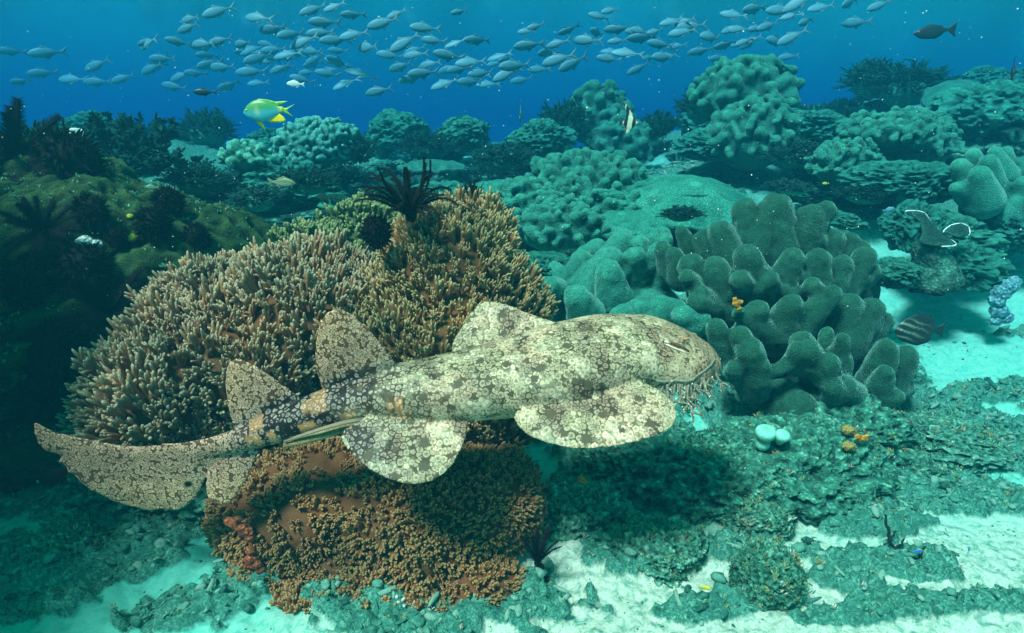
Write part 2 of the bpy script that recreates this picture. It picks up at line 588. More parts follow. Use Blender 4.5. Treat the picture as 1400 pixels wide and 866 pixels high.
_u = np.concatenate([[0], np.cumsum(np.hypot(np.diff(ST[:, 0]), np.diff(ST[:, 1])))])
us = np.concatenate([np.linspace(0, _u[-5], 80), np.linspace(_u[-5], _u[-1], 14)[1:]])
def cr(u, col):                             # smooth interpolation of the stations
    y = ST[:, col]
    m = np.gradient(y, _u)
    k = np.clip(np.searchsorted(_u, u) - 1, 0, len(_u) - 2)
    h = _u[k + 1] - _u[k]; t = (u - _u[k]) / h
    return (y[k] * (2 * t**3 - 3 * t**2 + 1) + h * m[k] * (t**3 - 2 * t**2 + t) + y[k + 1] * (-2 * t**3 + 3 * t**2) + h * m[k + 1] * (t**3 - t**2))
SP, SW, SH, SS, SU = [], [], [], [], []
for u in us:
    px, py, hh, ra, Y = (cr(u, c) for c in range(5))
    SP.append(at(px, py, Y)); SH.append(max(hh, 2.0) * mpp(px, py, Y)); SW.append(ra)
SP = np.array(SP); SH = np.array(SH); SW = np.array(SW)
TT = np.gradient(SP, axis=0)
for k in range(len(us)):
    t = unit(TT[k])
    roll = R(14) * sstep(300, 800, us[k])
    u0 = np.array([0, -math.sin(roll), math.cos(roll)])
    s = unit(np.cross(t, u0)); u1 = np.cross(s, t)
    v = unit(np.cross(np.cross(unit(SP[k] - CAM), t), unit(SP[k] - CAM)))
    img = unit(np.cross(unit(SP[k] - CAM), t))
    fac = math.hypot(SW[k] * np.dot(s, img), np.dot(u1, img))
    SH[k] = SH[k] / fac; SW[k] = SH[k] * SW[k]
    SS.append(s); SU.append(u1)
SS, SU = np.array(SS), np.array(SU)
body = MB()
NR = 32
Vb = []
for k in range(len(us)):
    head = sstep(760, 880, us[k])
    for j in range(NR):
        a = 2 * math.pi * j / NR
        ca, sa = math.cos(a), math.sin(a)
        e = 0.86
        x = math.copysign(abs(ca) ** e, ca) * SW[k]
        z = math.copysign(abs(sa) ** e, sa) * SH[k]
        if sa < 0: z *= (1 - 0.12 * head)
        Vb.append(SP[k] + SS[k] * x + SU[k] * z)
Fb = [[k * NR + j, k * NR + (j + 1) % NR, (k + 1) * NR + (j + 1) % NR, (k + 1) * NR + j] for k in range(len(us) - 1) for j in range(NR)]
Fb += [list(range(NR))[::-1], [(len(us) - 1) * NR + j for j in range(NR)]]
body.add(Vb, Fb)
# brow ridges and cheeks
for px, py, Y, r in [(905, 443, 1.71, .013), (946, 459, 1.72, .010), (932, 464, 1.60, .011), (868, 446, 1.72, .018)]:
    body.add(*blob(at(px, py, Y), (r * 1.7, r * 1.2, r)))

def spine_near(p):
    k = int(np.argmin(((SP - p) ** 2).sum(1)))
    return k
def fin_vertical(pts, root_px, root_py, tm, te, rampd, lean=0.0):
    d = np.abs(np.array([cr(u, 0) for u in us]) - root_px)
    k = int(np.argmin(d))
    nrm = unit(SS[k] + lean * SU[k])
    P = [on_plane(x, y, SP[k], nrm) for x, y in pts]
    return slab(P, tm, te, rampd, 0.008, nrm)
FINS = []
d1 = [(446, 545), (437, 522), (431, 505), (430, 485), (433, 462), (438, 440), (447, 428), (458, 422), (470, 423), (484, 431), (500, 446), (516, 464), (532, 484), (546, 503), (560, 530), (500, 548)]
d2 = [(322, 597), (316, 575), (311, 555), (308, 530), (309, 505), (314, 494), (322, 490), (334, 492), (352, 502), (374, 517), (396, 533), (412, 546), (424, 562), (380, 590)]
caud = [(47, 577), (47, 592), (52, 607), (60, 615), (72, 620), (84, 623), (80, 632), (88, 634), (93, 646), (104, 652), (112, 662), (126, 671), (146, 681), (168, 690), (195, 697), (222, 698),
        (244, 698), (256, 692), (267, 682), (276, 668), (284, 650), (300, 630), (325, 612), (300, 600), (180, 612), (75, 592), (60, 583)]
anal = [(372, 590), (352, 624), (344, 640), (336, 658), (326, 675), (314, 688), (302, 691), (290, 687), (282, 676), (280, 662), (285, 648), (296, 636), (315, 622), (330, 605)]
def crinkle(pts, amp=1.6):
    out = []
    m = len(pts)
    for i in range(m):
        a, b = np.array(pts[i], float), np.array(pts[(i + 1) % m], float)
        k = max(1, int(np.linalg.norm(b - a) / 6))
        for s in range(k):
            out.append(a + (b - a) * s / k + rng.uniform(-amp, amp, 2))
    return out
for pts, rx, tm, lean in ((d1, 490, .016, .0), (d2, 365, .014, .0), (caud, 200, .014, -.05), (anal, 320, .012, .1)):
    FINS.append(fin_vertical(crinkle(pts, .7), rx, 0, tm, .006, .05, lean))
pelv = [(636, 560), (640, 580), (638, 595), (632, 612), (622, 632), (608, 648), (590, 658), (570, 663), (550, 661), (528, 655), (505, 642), (486, 627), (472, 610), (465, 597), (470, 588), (500, 570), (560, 540)]
P = [on_plane(x, y, at(560, 585, 1.42), unit([0.05, -.62, .78])) for x, y in crinkle(pelv, .5)]
FINS.append(slab(P, .018, .006, .06, .008))
pect = [(840, 505), (868, 518), (890, 527), (908, 537), (920, 550), (926, 564), (924, 578), (914, 588), (898, 596), (875, 603), (850, 609), (820, 613), (795, 614), (768, 611), (742, 604), (722, 596), (708, 584), (702, 572),
        (706, 562), (722, 556), (750, 550), (780, 520)]
P = [on_plane(x, y, at(810, 540, 1.46), unit([-.02, -.55, .83])) for x, y in crinkle(pect, .5)]
FINS.append(slab(P, .022, .006, .07, .008))
pfar = [(612, 500), (617, 480), (619, 468), (628, 452), (640, 432), (652, 418), (664, 412), (680, 413), (700, 419), (722, 428), (752, 438), (790, 452), (760, 480), (680, 500)]
P = [on_plane(x, y, at(690, 470, 1.72), unit([.03, -.80, .60])) for x, y in crinkle(pfar, .4)]
FINS.append(slab(P, .018, .006, .06, .008))
for V, Fc, dm in FINS:
    body.add(V, Fc)
# throat lobe under the mouth corner and the lip
body.add(*capsule(at(905, 510, 1.58), at(955, 512, 1.62), .022, .018))
body.add(*capsule(at(838, 505, 1.55), at(895, 522, 1.57), .018, .020))
V, Fc, NV = remesh(body, 0.0042, 6, 0.5)
# pigment: cell colour, net colour and cell size, from where a point lies along the animal
def project(V):
    d = V - CAM
    z = d @ FWD
    return 700 + F * (d @ RGT) / z, 433 - F * (d @ UPV) / z
dist = np.full(len(V), 1e9); kk = np.zeros(len(V), int)
for k in range(len(us)):
    q = ((V - SP[k]) ** 2).sum(1)
    c = q < dist
    dist[c] = q[c]; kk[c] = k
uu = us[kk] / us[-1]                          # 0 tail tip .. 1 snout
rel = V - SP[kk]
sx = (rel * SS[kk]).sum(1) / SW[kk]
sz = (rel * SU[kk]).sum(1) / SH[kk]
n1 = fbm(V * 11, 3, 50); n2 = fbm(V * 24, 3, 55); n3 = fbm(V * 6.5, 2, 60)
tail = 1 - sstep(.43, .60, uu + n1 * .06 + n2 * .04)     # banded rear body
net = np.array([.115, .135, .066]) + np.zeros((len(V), 3))
cell = np.array([.41, .49, .33]) + np.zeros((len(V), 3))
pale = .6 * sstep(.02, .22, n3 + .45 * n2 + .02)
net = net + pale[:, None] * (np.array([.34, .32, .21]) - net)
cell = cell + pale[:, None] * (np.array([.74, .70, .53]) - cell)
dark = .85 * sstep(.10, .34, -fbm(V * 9.5, 2, 64) + .45 * n1 + .02)
net = net + dark[:, None] * (np.array([.035, .028, .016]) - net)
cell = cell + dark[:, None] * (np.array([.27, .25, .17]) - cell)
tn, tc = np.array([.012, .010, .010]), np.array([.30, .36, .34])
net = net + tail[:, None] * (tn - net); cell = cell + tail[:, None] * (tc - cell)
for uc, w, a in [(.575, .022, .75), (.645, .018, .45), (.71, .016, .5), (.80, .02, .4)]:
    m = a * sstep(w * 1.4, w * .6, np.abs(uu - uc + .012 * n1 * 2)) * sstep(-.25, .25, sz + .5 * n2) * (np.sqrt(dist) < SH[kk] * 1.7)
    dark = np.maximum(dark, m)
    net = net + m[:, None] * (np.array([.035, .032, .018]) - net); cell = cell + m[:, None] * (np.array([.24, .26, .19]) - cell)
# pale bars and cream flank spots behind the pelvic fins
for uc, w, z0, z1, a in [(.540, .010, -1.1, .45, .9), (.468, .0095, -1.1, -.05, 1), (.405, .0095, -1.1, .05, 1), (.352, .007, -1.1, .2, .9), (.322, .007, -.9, .4, .8), (.43, .015, .35, 1.3, .5), (.335, .012, .5, 1.3, .6)]:
    m = a * sstep(w * 1.35, w * .7, np.abs(uu - uc + .004 * n2 * 3)) * sstep(z0 - .1, z0 + .1, sz) * (1 - sstep(z1 - .12, z1 + .12, sz)) * (np.sqrt(dist) < SH[kk] * 1.5)
    net = net + m[:, None] * (np.array([.62, .42, .20]) - net); cell = cell + m[:, None] * (np.array([.80, .62, .38]) - cell)
# pale belly line
m = sstep(-.62, -.95, sz) * (uu > .5) * (np.abs(sx) < 1.0) * (.45 + .55 * sstep(-.1, .2, n2))
net = net + m[:, None] * (np.array([.60, .44, .24]) - net); cell = cell + m[:, None] * (np.array([.78, .64, .42]) - cell)
# fins of the tail: close warm mesh, darker near the body
fin = np.zeros(len(V))
ex = np.abs(sz)
fin = sstep(1.25, 1.9, np.where(uu < .6, np.sqrt(dist) / SH[kk], 0.0)) * (uu < .56)
lowt = sstep(.30, .20, uu) * sstep(-1.0, -2.2, sz)
fin = np.maximum(fin, lowt)
edge = sstep(2.2, 4.2, np.sqrt(dist) / SH[kk])
fc = np.array([.54, .47, .34]) + edge[:, None] * np.array([.14, .10, .03]) + .08 * n1[:, None]
fnc = np.array([.10, .066, .036]) + edge[:, None] * np.array([.06, .045, .02])
fin = np.maximum(fin, sstep(.34, .26, uu))
pelm = (uu > .44) & (sz < 0)                  # not the pelvic fins
fin = np.where(pelm, 0, fin)
net = net + fin[:, None] * (fnc - net); cell = cell + fin[:, None] * (fc - cell)
# tip of the tail
tt = sstep(.20, .05, uu)
net = net + (.7 * tt)[:, None] * (np.array([.10, .075, .045]) - net); cell = cell + (.5 * tt)[:, None] * (np.array([.42, .34, .22]) - cell)
# head: fine and tan
hd = sstep(.86, .96, uu)
net = net + (.6 * hd)[:, None] * (np.array([.15, .115, .065]) - net); cell = cell + (.5 * hd)[:, None] * (np.array([.52, .43, .28]) - cell)
fine = np.clip(np.maximum(fin, hd), 0, 1)
ppx, ppy = project(V)
# the single dark eye-spot on the tail fin
e = at(257, 663, 1.455)
q = np.sqrt(((V - e) ** 2).sum(1))
m = sstep(.013, .008, q); ring = sstep(.024, .018, q) * (1 - m)
net = net + ring[:, None] * (np.array([.3, .28, .2]) - net)
net = net * (1 - m[:, None]); cell = cell * (1 - m[:, None])
gap = .022 + .10 * tail * (1 - fin) + .05 * dark * (1 - tail) + .012 * fin - .02 * pale
spots = sstep(.60, .85, uu) * 0 + (1 - np.maximum(tail, 0)) * (1 - hd)
spots = np.maximum(spots, ((uu > .40) & (sz < -.6)) * 1.0)

def hug(px, py):                              # the point of the shark's near skin under a pixel
    d = (ppx - px) ** 2 + (ppy - py) ** 2
    c = np.where(d < 9.0)[0]
    if len(c) == 0: c = np.argsort(d)[:3]
    k = c[np.argmin(((V[c] - CAM) ** 2).sum(1))]
    return V[k], NV[k]
ros = np.zeros(len(V))
for x, y, r in [(502, 621, 8), (580, 603, 10), (578, 637, 9), (540, 649, 7), (540, 612, 5), (618, 622, 6), (600, 652, 5), (752, 563, 11), (826, 566, 9), (802, 597, 10), (890, 578, 9), (874, 543, 7), (772, 592, 6), (850, 586, 5),
                (690, 496, 8), (738, 501, 9), (730, 516, 7), (808, 527, 8), (626, 521, 8), (655, 492, 8), (577, 545, 8), (560, 575, 6), (615, 560, 6), (668, 515, 6), (775, 470, 8), (790, 520, 6), (700, 540, 6), (845, 470, 6), (860, 500, 6), (648, 545, 5),
                (688, 428, 8), (646, 450, 7), (690, 452, 6), (720, 446, 5), (600, 510, 6), (530, 540, 7), (490, 528, 6), (760, 440, 7), (806, 447, 7)]:
    p, _n = hug(x, y)
    q = np.sqrt(((V - p) ** 2).sum(1)) / (r * .00168)
    ros = np.maximum(ros, np.clip(2.2 - q, 0, 2.2) / 2.2)
sm, n, l, b = newmat('wobbegong skin', 0.62, 0.25)
co = coords(n)
def math2(op, a_, b_=None, c_=None):
    t = n.new('ShaderNodeMath'); t.operation = op
    for k_, v in enumerate((a_, b_, c_)):
        if v is None: continue
        if hasattr(v, 'is_linked'): l.new(v, t.inputs[k_])
        else: t.inputs[k_].default_value = v
    return t.outputs[0]
wob = n.new('ShaderNodeTexNoise'); wob.inputs['Scale'].default_value = 140; wob.inputs['Detail'].default_value = 3
l.new(co, wob.inputs['Vector'])
add = n.new('ShaderNodeMix'); add.data_type = 'RGBA'; add.blend_type = 'LINEAR_LIGHT'; add.inputs[0].default_value = .0045
l.new(co, add.inputs[6]); l.new(wob.outputs['Color'], add.inputs[7])
cw = add.outputs[2]
def cells(scale, rnd):
    e_ = vor_node(n, l, cw, scale, 'DISTANCE_TO_EDGE', rnd)
    t = n.new('ShaderNodeTexVoronoi'); t.feature = 'F1'; t.inputs['Scale'].default_value = scale; t.inputs['Randomness'].default_value = rnd
    l.new(cw, t.inputs['Vector'])
    return e_, t
ea, va = cells(66, .8)
eb, vb = cells(98, .9)
fineA = attr_node(n, 'fine')
def fmix(x, y):
    t = n.new('ShaderNodeMix'); t.data_type = 'FLOAT'
    l.new(fineA, t.inputs[0]); l.new(x, t.inputs[2]); l.new(y, t.inputs[3])
    return t.outputs[0]
edge_ = fmix(ea, eb)
dc = fmix(va.outputs['Distance'], vb.outputs['Distance'])
grain = noise_node(n, l, co, 520, 3, .7)
edn = math2('MULTIPLY_ADD', grain, .16, math2('SUBTRACT', edge_, .08))
thr = attr_node(n, 'gap')
rnd_ = math2('SUBTRACT', .68, dc)
shape = math2('MINIMUM', edn, math2('MULTIPLY', rnd_, .8))
inside = ramp(n, l, math2('SUBTRACT', shape, thr), [(0.0, (0, 0, 0)), (0.055, (1, 1, 1))])
# pale ring, greyer heart
core = ramp(n, l, math2('MULTIPLY_ADD', grain, .22, math2('SUBTRACT', dc, .11)), [(0.12, (.42, .45, .43)), (0.26, (.66, .68, .66)), (.40, (1.20, 1.20, 1.18))])
bodym = attr_node(n, 'spots')
# patches that follow the cells: light clumps and brown clumps
pos = va.outputs['Position']
pn = noise_node(n, l, pos, 17, 3, .65)
lightp = math2('MULTIPLY', ramp(n, l, pn, [(.50, (0, 0, 0)), (.62, (1, 1, 1))]), bodym)
darkp = math2('MULTIPLY', ramp(n, l, pn, [(.38, (1, 1, 1)), (.48, (0, 0, 0))]), bodym)
netc = mixc(n, l, math2('MULTIPLY', lightp, .8), attr_node(n, 'net', 'Color'), (.40, .38, .24))
netc = mixc(n, l, math2('MULTIPLY', darkp, .75), netc, (.05, .036, .018))
celc = mixc(n, l, math2('MULTIPLY', lightp, .75), attr_node(n, 'cell', 'Color'), (.60, .455, .31))
celc = mixc(n, l, math2('MULTIPLY', darkp, .55), celc, (.26, .20, .13))
celc = mixc(n, l, 1.0, celc, core, 'MULTIPLY')
sepc = n.new('ShaderNodeSeparateColor'); l.new(va.outputs['Color'], sepc.inputs[0])
celc = mixc(n, l, 1.0, celc, ramp(n, l, sepc.outputs[0], [(0, (.78, .78, .78)), (1, (1.18, 1.18, 1.18))]), 'MULTIPLY')
skin = mixc(n, l, inside, netc, celc)
# brown spots, each in a wreath of larger cells
sw_ = noise_node(n, l, co, 130, 4, .65)
sad = math2('ADD', attr_node(n, 'rosette'), math2('MULTIPLY', math2('SUBTRACT', sw_, .5), .95))
spot = ramp(n, l, sad, [(0.56, (0, 0, 0)), (0.64, (1, 1, 1))])
inv = math2('SUBTRACT', 1.0, inside)
halo = math2('MULTIPLY', ramp(n, l, sad, [(0.12, (0, 0, 0)), (0.40, (1, 1, 1))]), inv)
skin = mixc(n, l, math2('MULTIPLY', halo, .65), skin, (.045, .036, .018))
skin = mixc(n, l, spot, skin, (.085, .068, .034))
l.new(skin, b.inputs['Base Color'])
fb = noise_node(n, l, co, 420, 2)
bump(n, l, b, fb, 0.35, 0.002)
shark = mesh_obj('wobbegong_shark', V, Fc, sm)
for nm, a in (('cell', np.clip(cell * [.86, .60, .53], 0, 1)), ('net', np.clip(net * [.82, .60, .52], 0, 1)), ('fine', fine), ('gap', gap), ('rosette', ros), ('spots', spots.astype(float))):
    attr(shark, nm, a)
tag(shark, 'spotted brown and cream wobbegong shark gliding over the brown soft coral', 'shark')

m_eye = flat_mat('shark eye', (.10, .065, .03), .3, .5)
m_cream = flat_mat('cream skin', (.80, .70, .52), .5, .3)
m_orange = coral_mat('rusty eyelid', (.30, .15, .07), (.42, .24, .12), scale=40, polyp=260, bumpd=.002)
m_tass = coral_mat('tassel skin', (.52, .46, .30), (.74, .66, .47), scale=60, polyp=300, bumpd=.001)
def hug(px, py):                              # the point of the shark's near skin under a pixel
    d = (ppx - px) ** 2 + (ppy - py) ** 2
    c = np.where(d < 9.0)[0]
    if len(c) == 0: c = np.argsort(d)[:3]
    k = c[np.argmin(((V[c] - CAM) ** 2).sum(1))]
    return V[k], NV[k]
# eye slit with its rusty lid
pts = [hug(x, y) for x, y in [(914, 466), (920, 468), (928, 471), (936, 475), (944, 480)]]
tb = tube([p + nn * .002 for p, nn in pts], [.002, .0045, .0055, .0045, .002], 8)
eye = mesh_obj('eye', *tb, m_orange, shark)
pts = [hug(x, y) for x, y in [(909, 466), (913, 467), (917, 468)]]
mesh_obj('eyelid', *tube([p + nn * .003 for p, nn in pts], [.002, .0045, .002], 8), m_cream, shark)
pts = [hug(x, y) for x, y in [(912, 470), (922, 474), (932, 478), (942, 483)]]
mesh_obj('eyelid', *tube([p + nn * .002 for p, nn in pts], [.0012, .002, .002, .0012], 6), m_cream, shark)
p, nn = hug(941, 462)
mesh_obj('brow_lobe', *blob(p - nn * .003, (.010, .006, .006)), m_orange, shark)
for x in (842, 857, 872, 889):
    pts = [hug(x + dx, 490 + (x - 842) * .16 + dy) for dx, dy in [(-4, 0), (1, 5), (2, 11), (0, 17), (-4, 21)]]
    mesh_obj('gill_slit', *tube([p + nn * .0006 for p, nn in pts], [.0008, .0016, .0019, .0016, .0008], 6), m_tass, shark)
# tassels of the chin and lips
def tassel(px, py, L, lean):
    mb = MB()
    p0, nn = hug(px, py)
    p0 = p0 - nn * .004
    def branch(p, d, L, r, lv):
        m = 4
        path = [p]
        for k in range(m):
            d = unit(d + rng.normal(0, .16, 3))
            path.append(path[-1] + d * L / m)
        mb.add(*tube(path, np.linspace(r, r * .6, m + 1), 6))
        if lv > 0:
            for q in range(5):
                k = 1 + int(rng.integers(0, m))
                dd = unit(d + rng.normal(0, .6, 3))
                branch(path[k], dd, L * .42, r * .72, lv - 1)
        mb.add(*blob(path[-1], r * .62, 1))
    branch(p0, unit([lean, -.25, -1]), L * 1.75, .0050, 1)
    mb.build('tassel', m_tass, shark)
for px, py, L, le in [(905, 527, .024, -.3), (914, 526, .030, -.2), (921, 527, .024, 0), (928, 526, .022, .1), (934, 527, .030, -.1), (938, 528, .042, .05), (944, 526, .046, .1),
                      (951, 522, .040, .1), (956, 518, .030, .1), (962, 515, .026, .1), (968, 510, .036, .1), (975, 506, .034, .15), (978, 500, .030, .15), (980, 488, .022, .4), (979, 478, .016, .7), (909, 527, .02, -.2), (917, 527, .026, -.1), (925, 527, .026, 0), (931, 526, .03, 0), (941, 526, .034, .05), (948, 524, .04, .1), (954, 520, .03, .1), (965, 512, .03, .1), (972, 508, .028, .12)]:
    tassel(px, py, L, le)
lp = [hug(x, y) for x, y in [(898, 522), (908, 524), (918, 523), (928, 522), (938, 522), (948, 519), (957, 514), (966, 507), (973, 500), (978, 490), (978, 480)]]
lp = np.array([p + nn * .001 for p, nn in lp])
mesh_obj('lip_fold', *tube(lp + rng.normal(0, .0012, lp.shape), .0036, 8), m_tass, shark)
# clasper and trailing edge of the far pelvic fin
m_clasp = coral_mat('clasper skin', (.62, .40, .17), (.74, .52, .26), scale=25, polyp=200, bumpd=.001)
cpts = [at(x, y, Y) for x, y, Y in [(500, 576, 1.46), (470, 585, 1.44), (440, 594, 1.43), (410, 603, 1.42), (388, 609, 1.42)]]
mesh_obj('clasper', *tube(cpts, [.010, .016, .017, .014, .007], 12, True, .55, (0, -.4, 1)), m_clasp, shark)
cpts = [at(x, y, Y) for x, y, Y in [(505, 572, 1.44), (470, 578, 1.42), (435, 588, 1.41), (405, 598, 1.41), (388, 604, 1.415)]]
mesh_obj('clasper', *tube(cpts, [.006, .007, .006, .005, .003], 10, True, .6, (0, -.4, 1)), flat_mat('clasper fold', (.22, .16, .10), .6), shark)

# ---------------------------------------------------------------- brown finger corals in front
def finger_cluster(seed, nf, L, r, spread, fan):
    """A broad stalk that splits into a tuft of blunt fingers; +z is outwards. Returns verts, faces, 0..1 along it."""
    g = np.random.default_rng(seed)
    mb = MB()
    def finger(p0, d, ln, r, a0, knob=.6):
        bend = np.array([0, 0, .45]) + g.normal(0, .12, 3)
        path, rad, par = [], [], []
        for s in (0, .2, .45, .68, .84, .94, 1.0):
            path.append(p0 + d * ln * s + bend * ln * s * s * .35)
            rad.append(r * ((1.30 - .42 * s) if s < .8 else {.84: .88, .94: .64, 1.0: .28}[s]) * (1 + .07 * g.normal()))
            par.append(s)
        V, Fc = tube(path, rad, 6)
        a = np.concatenate([np.repeat(par, 6), [0, 1]])
        mb.add(V, Fc, a0 + (1 - a0) * a)
        if g.random() < knob:
            s = g.uniform(.3, .6)
            q = p0 + d * ln * s + bend * ln * s * s * .35
            dd = unit(d * .8 + g.normal(0, .7, 3) + np.array([0, 0, .3]))
            finger(q, dd, ln * .45, r * .85, .55, 0)
    w = r * 2.6
    ns = 3 + int(g.integers(0, 2))                    # lobes of one tuft, each crowned with fingers
    for q in range(ns):
        az = 2 * math.pi * (q + g.uniform(-.25, .25)) / ns
        d0 = unit([math.cos(az) * spread * .55, math.sin(az) * spread * .55 * fan, 1])
        b0 = np.array([math.cos(az) * w * .35, math.sin(az) * w * .35, -1.0 * L])
        top = b0 + d0 * L * g.uniform(1.0, 1.25)
        path = [b0, b0 * .6 + top * .4, b0 * .25 + top * .75, top, top + d0 * r]
        V, Fc = tube(path, [w * .75, w * .72, w * .82, w * .62, w * .2], 7, True, .62, (math.cos(az), math.sin(az), .1))
        mb.add(V, Fc, np.concatenate([np.repeat([0, .1, .25, .4, .5], 7), [0, .5]]))
        m = max(4, nf // 2 + int(g.integers(0, 3)))
        for k in range(m):
            a2 = 2 * math.pi * (k + g.uniform(-.3, .3)) / m
            e = g.uniform(.15, .75) * spread
            d = unit(d0 * 1.0 + np.array([math.cos(a2) * math.sin(e), math.sin(a2) * math.sin(e), .25]) * .95)
            finger(b0 + (top - b0) * g.uniform(.55, .95) + (d - d0) * w * .25, d, L * g.uniform(.55, 1.0), r, .35)
    return mb.verts(), mb.F, np.concatenate(mb.A)

def pick_points(V, NV, want, spacing, keep):
    order = rng.permutation(len(V))
    out = []
    cellmap = {}
    for i in order:
        if not keep[i]: continue
        p = V[i]
        key = tuple((p // spacing).astype(int))
        ok = True
        for a in (-1, 0, 1):
            for b_ in (-1, 0, 1):
                for c in (-1, 0, 1):
                    for q in cellmap.get((key[0] + a, key[1] + b_, key[2] + c), ()):
                        if ((q - p) ** 2).sum() < spacing ** 2: ok = False; break
                    if not ok: break
                if not ok: break
            if not ok: break
        if ok:
            cellmap.setdefault(key, []).append(p)
            out.append(i)
            if len(out) >= want: break
    return out

def finger_coral(name, lumps, spacing, L, r, mat, keepfn, nf=9, spread=.75, upmix=.5, voxel=.016, nz=.02, seed=1, rough_base=None):
    base = MB()
    for c, rad in lumps:
        base.add(*blob(c, rad, 3))
    V, Fc, NV = remesh(base, voxel, 6)
    V = V + NV * (nz * fbm(V * 9, 3, seed))[:, None]
    if rough_base: V = V + NV * rough_base(V)[:, None]
    mb = MB()
    mb.add(V, Fc, 0.05 + .12 * (fbm(V * 14, 2, seed + 3) * .5 + .5))
    variants = [finger_cluster(seed * 100 + k, int(nf + (k % 3) - 1), L, r, spread, .75) for k in range(9)]
    keep = keepfn(V, NV)
    siz = 1 + .38 * fbm(V * 6.5, 3, seed + 11)
    for i in pick_points(V, NV, 2500, spacing, keep):
        d = unit(NV[i] * (1 - upmix) + np.array([0, -.12, 1.0]) * upmix + rng.normal(0, .13, 3))
        v, f, a = variants[int(rng.integers(0, 9))]
        M = frame_from(d, rng.uniform(0, 6.28)) * rng.uniform(.65, 1.3) * siz[i]
        mb.add(V[i] + v @ M.T + d * L * .30, f, a)
    return mb.build(name, mat, attrname='tip')

def finger_mat(name, base, mid, tip):
    m, n, l, b = newmat(name, 0.75, 0.2)
    co = coords(n)
    f = noise_node(n, l, co, 55, 3, .6)
    ad = n.new('ShaderNodeMath'); ad.operation = 'MULTIPLY_ADD'; ad.inputs[1].default_value = .30; 
    sub = n.new('ShaderNodeMath'); sub.operation = 'SUBTRACT'; sub.inputs[1].default_value = .5
    l.new(f, sub.inputs[0]); l.new(sub.outputs[0], ad.inputs[0]); l.new(attr_node(n, 'tip'), ad.inputs[2])
    col = ramp(n, l, ad.outputs[0], [(.15, base), (.50, mid), (.82, mid), (1.0, tip)])
    big = noise_node(n, l, co, 5, 3)
    col = mixc(n, l, 1.0, col, ramp(n, l, big, [(.33, (.55, .66, .62)), (.5, (1, 1, 1)), (.67, (1.28, 1.15, 1.02))]), 'MULTIPLY')
    v = vor_node(n, l, co, 260)
    col = mixc(n, l, 1.0, col, ramp(n, l, v, [(.05, (1.35, 1.3, 1.2)), (.5, (.85, .85, .85))]), 'MULTIPLY')
    l.new(col, b.inputs['Base Color'])
    bump(n, l, b, v, .6, -.0025)
    return m
m_fing = finger_mat('brown finger coral', (.14, .058, .020), (.31, .16, .068), (.48, .40, .26))
m_fing2 = finger_mat('olive finger coral', (.13, .06, .018), (.28, .15, .05), (.46, .38, .19))
m_fing3 = finger_mat('rust finger coral', (.15, .058, .020), (.30, .118, .036), (.40, .26, .11))

def facing(V, NV, lim=-.25):
    view = V - CAM
    view /= np.linalg.norm(view, axis=1)[:, None]
    return (-(NV * view).sum(1)) > lim

def el(px, py, Y, rx, ry, rz): return (at(px, py, Y), (rx, ry, rz))
def near_shark(V, NV, rad):
    """Room left free around the shark's belly and fins."""
    out = np.ones(len(V), bool)
    S = np.array(SP)
    for i in range(0, len(S), 3):
        out &= ((V - S[i]) ** 2).sum(1) > rad ** 2
    return out

A = finger_coral('finger_coral', [el(330, 500, 2.10, .36, .34, .25), el(255, 540, 1.98, .27, .30, .22), el(430, 450, 2.25, .33, .36, .27), el(320, 570, 2.05, .34, .26, .2), el(205, 570, 1.98, .14, .2, .13), el(300, 430, 2.25, .22, .25, .16)],
                 .050, .070, .0056, m_fing, lambda V, N: facing(V, N) & (V[:, 2] > .1), nf=11, upmix=.55, seed=3)
tag(A, 'wide pale-tipped brown finger coral mound behind the tail and rear fins of the shark', 'coral')
B = finger_coral('finger_coral', [el(620, 420, 2.28, .27, .30, .35), el(600, 470, 2.15, .30, .3, .22), el(690, 440, 2.25, .14, .2, .18), el(540, 460, 2.2, .2, .26, .22), el(640, 330, 2.4, .16, .18, .14), el(600, 560, 2.1, .34, .26, .24)],
                 .043, .054, .0045, m_fing2, lambda V, N: facing(V, N) & (V[:, 2] > .2), nf=9, spread=.6, upmix=.6, seed=5)
tag(B, 'tall olive brown finger coral peak below the black feather star', 'coral')
def ckeep(V, N):
    px, py = project(V)
    k = facing(V, N, -.3)
    smooth_part = (px < 520 - .45 * (py - 640)) & (py > 590) & (py < 735)
    return k & ~(smooth_part & (rng.random(len(V)) > .12)) & (V[:, 2] > .02)
def cridge(V):
    p = V * np.array([20, 20, 7])
    return .016 * np.abs(vnoise(p, 77)) + .006 * fbm(V * 40, 2, 78)
C = finger_coral('finger_coral', [el(430, 690, 1.72, .26, .22, .16), el(560, 690, 1.70, .28, .22, .15), el(650, 700, 1.72, .15, .2, .17), el(480, 770, 1.60, .17, .15, .12), el(590, 740, 1.60, .17, .15, .12), el(690, 680, 1.75, .10, .16, .12), el(370, 690, 1.75, .16, .2, .12), el(460, 820, 1.50, .15, .12, .09), el(400, 760, 1.62, .14, .14, .12), el(520, 800, 1.52, .13, .12, .09), el(650, 800, 1.50, .13, .11, .08), el(430, 835, 1.43, .11, .09, .06), el(520, 835, 1.43, .12, .09, .06), el(600, 830, 1.44, .11, .09, .06), el(370, 800, 1.52, .09, .09, .06), el(640, 770, 1.58, .10, .10, .09)],
                 .026, .026, .0036, m_fing3, ckeep, nf=9, spread=.95, upmix=.15, seed=9, voxel=.012, rough_base=cridge)
tag(C, 'rust brown finger coral with a smooth bare flank under the belly of the shark', 'coral')
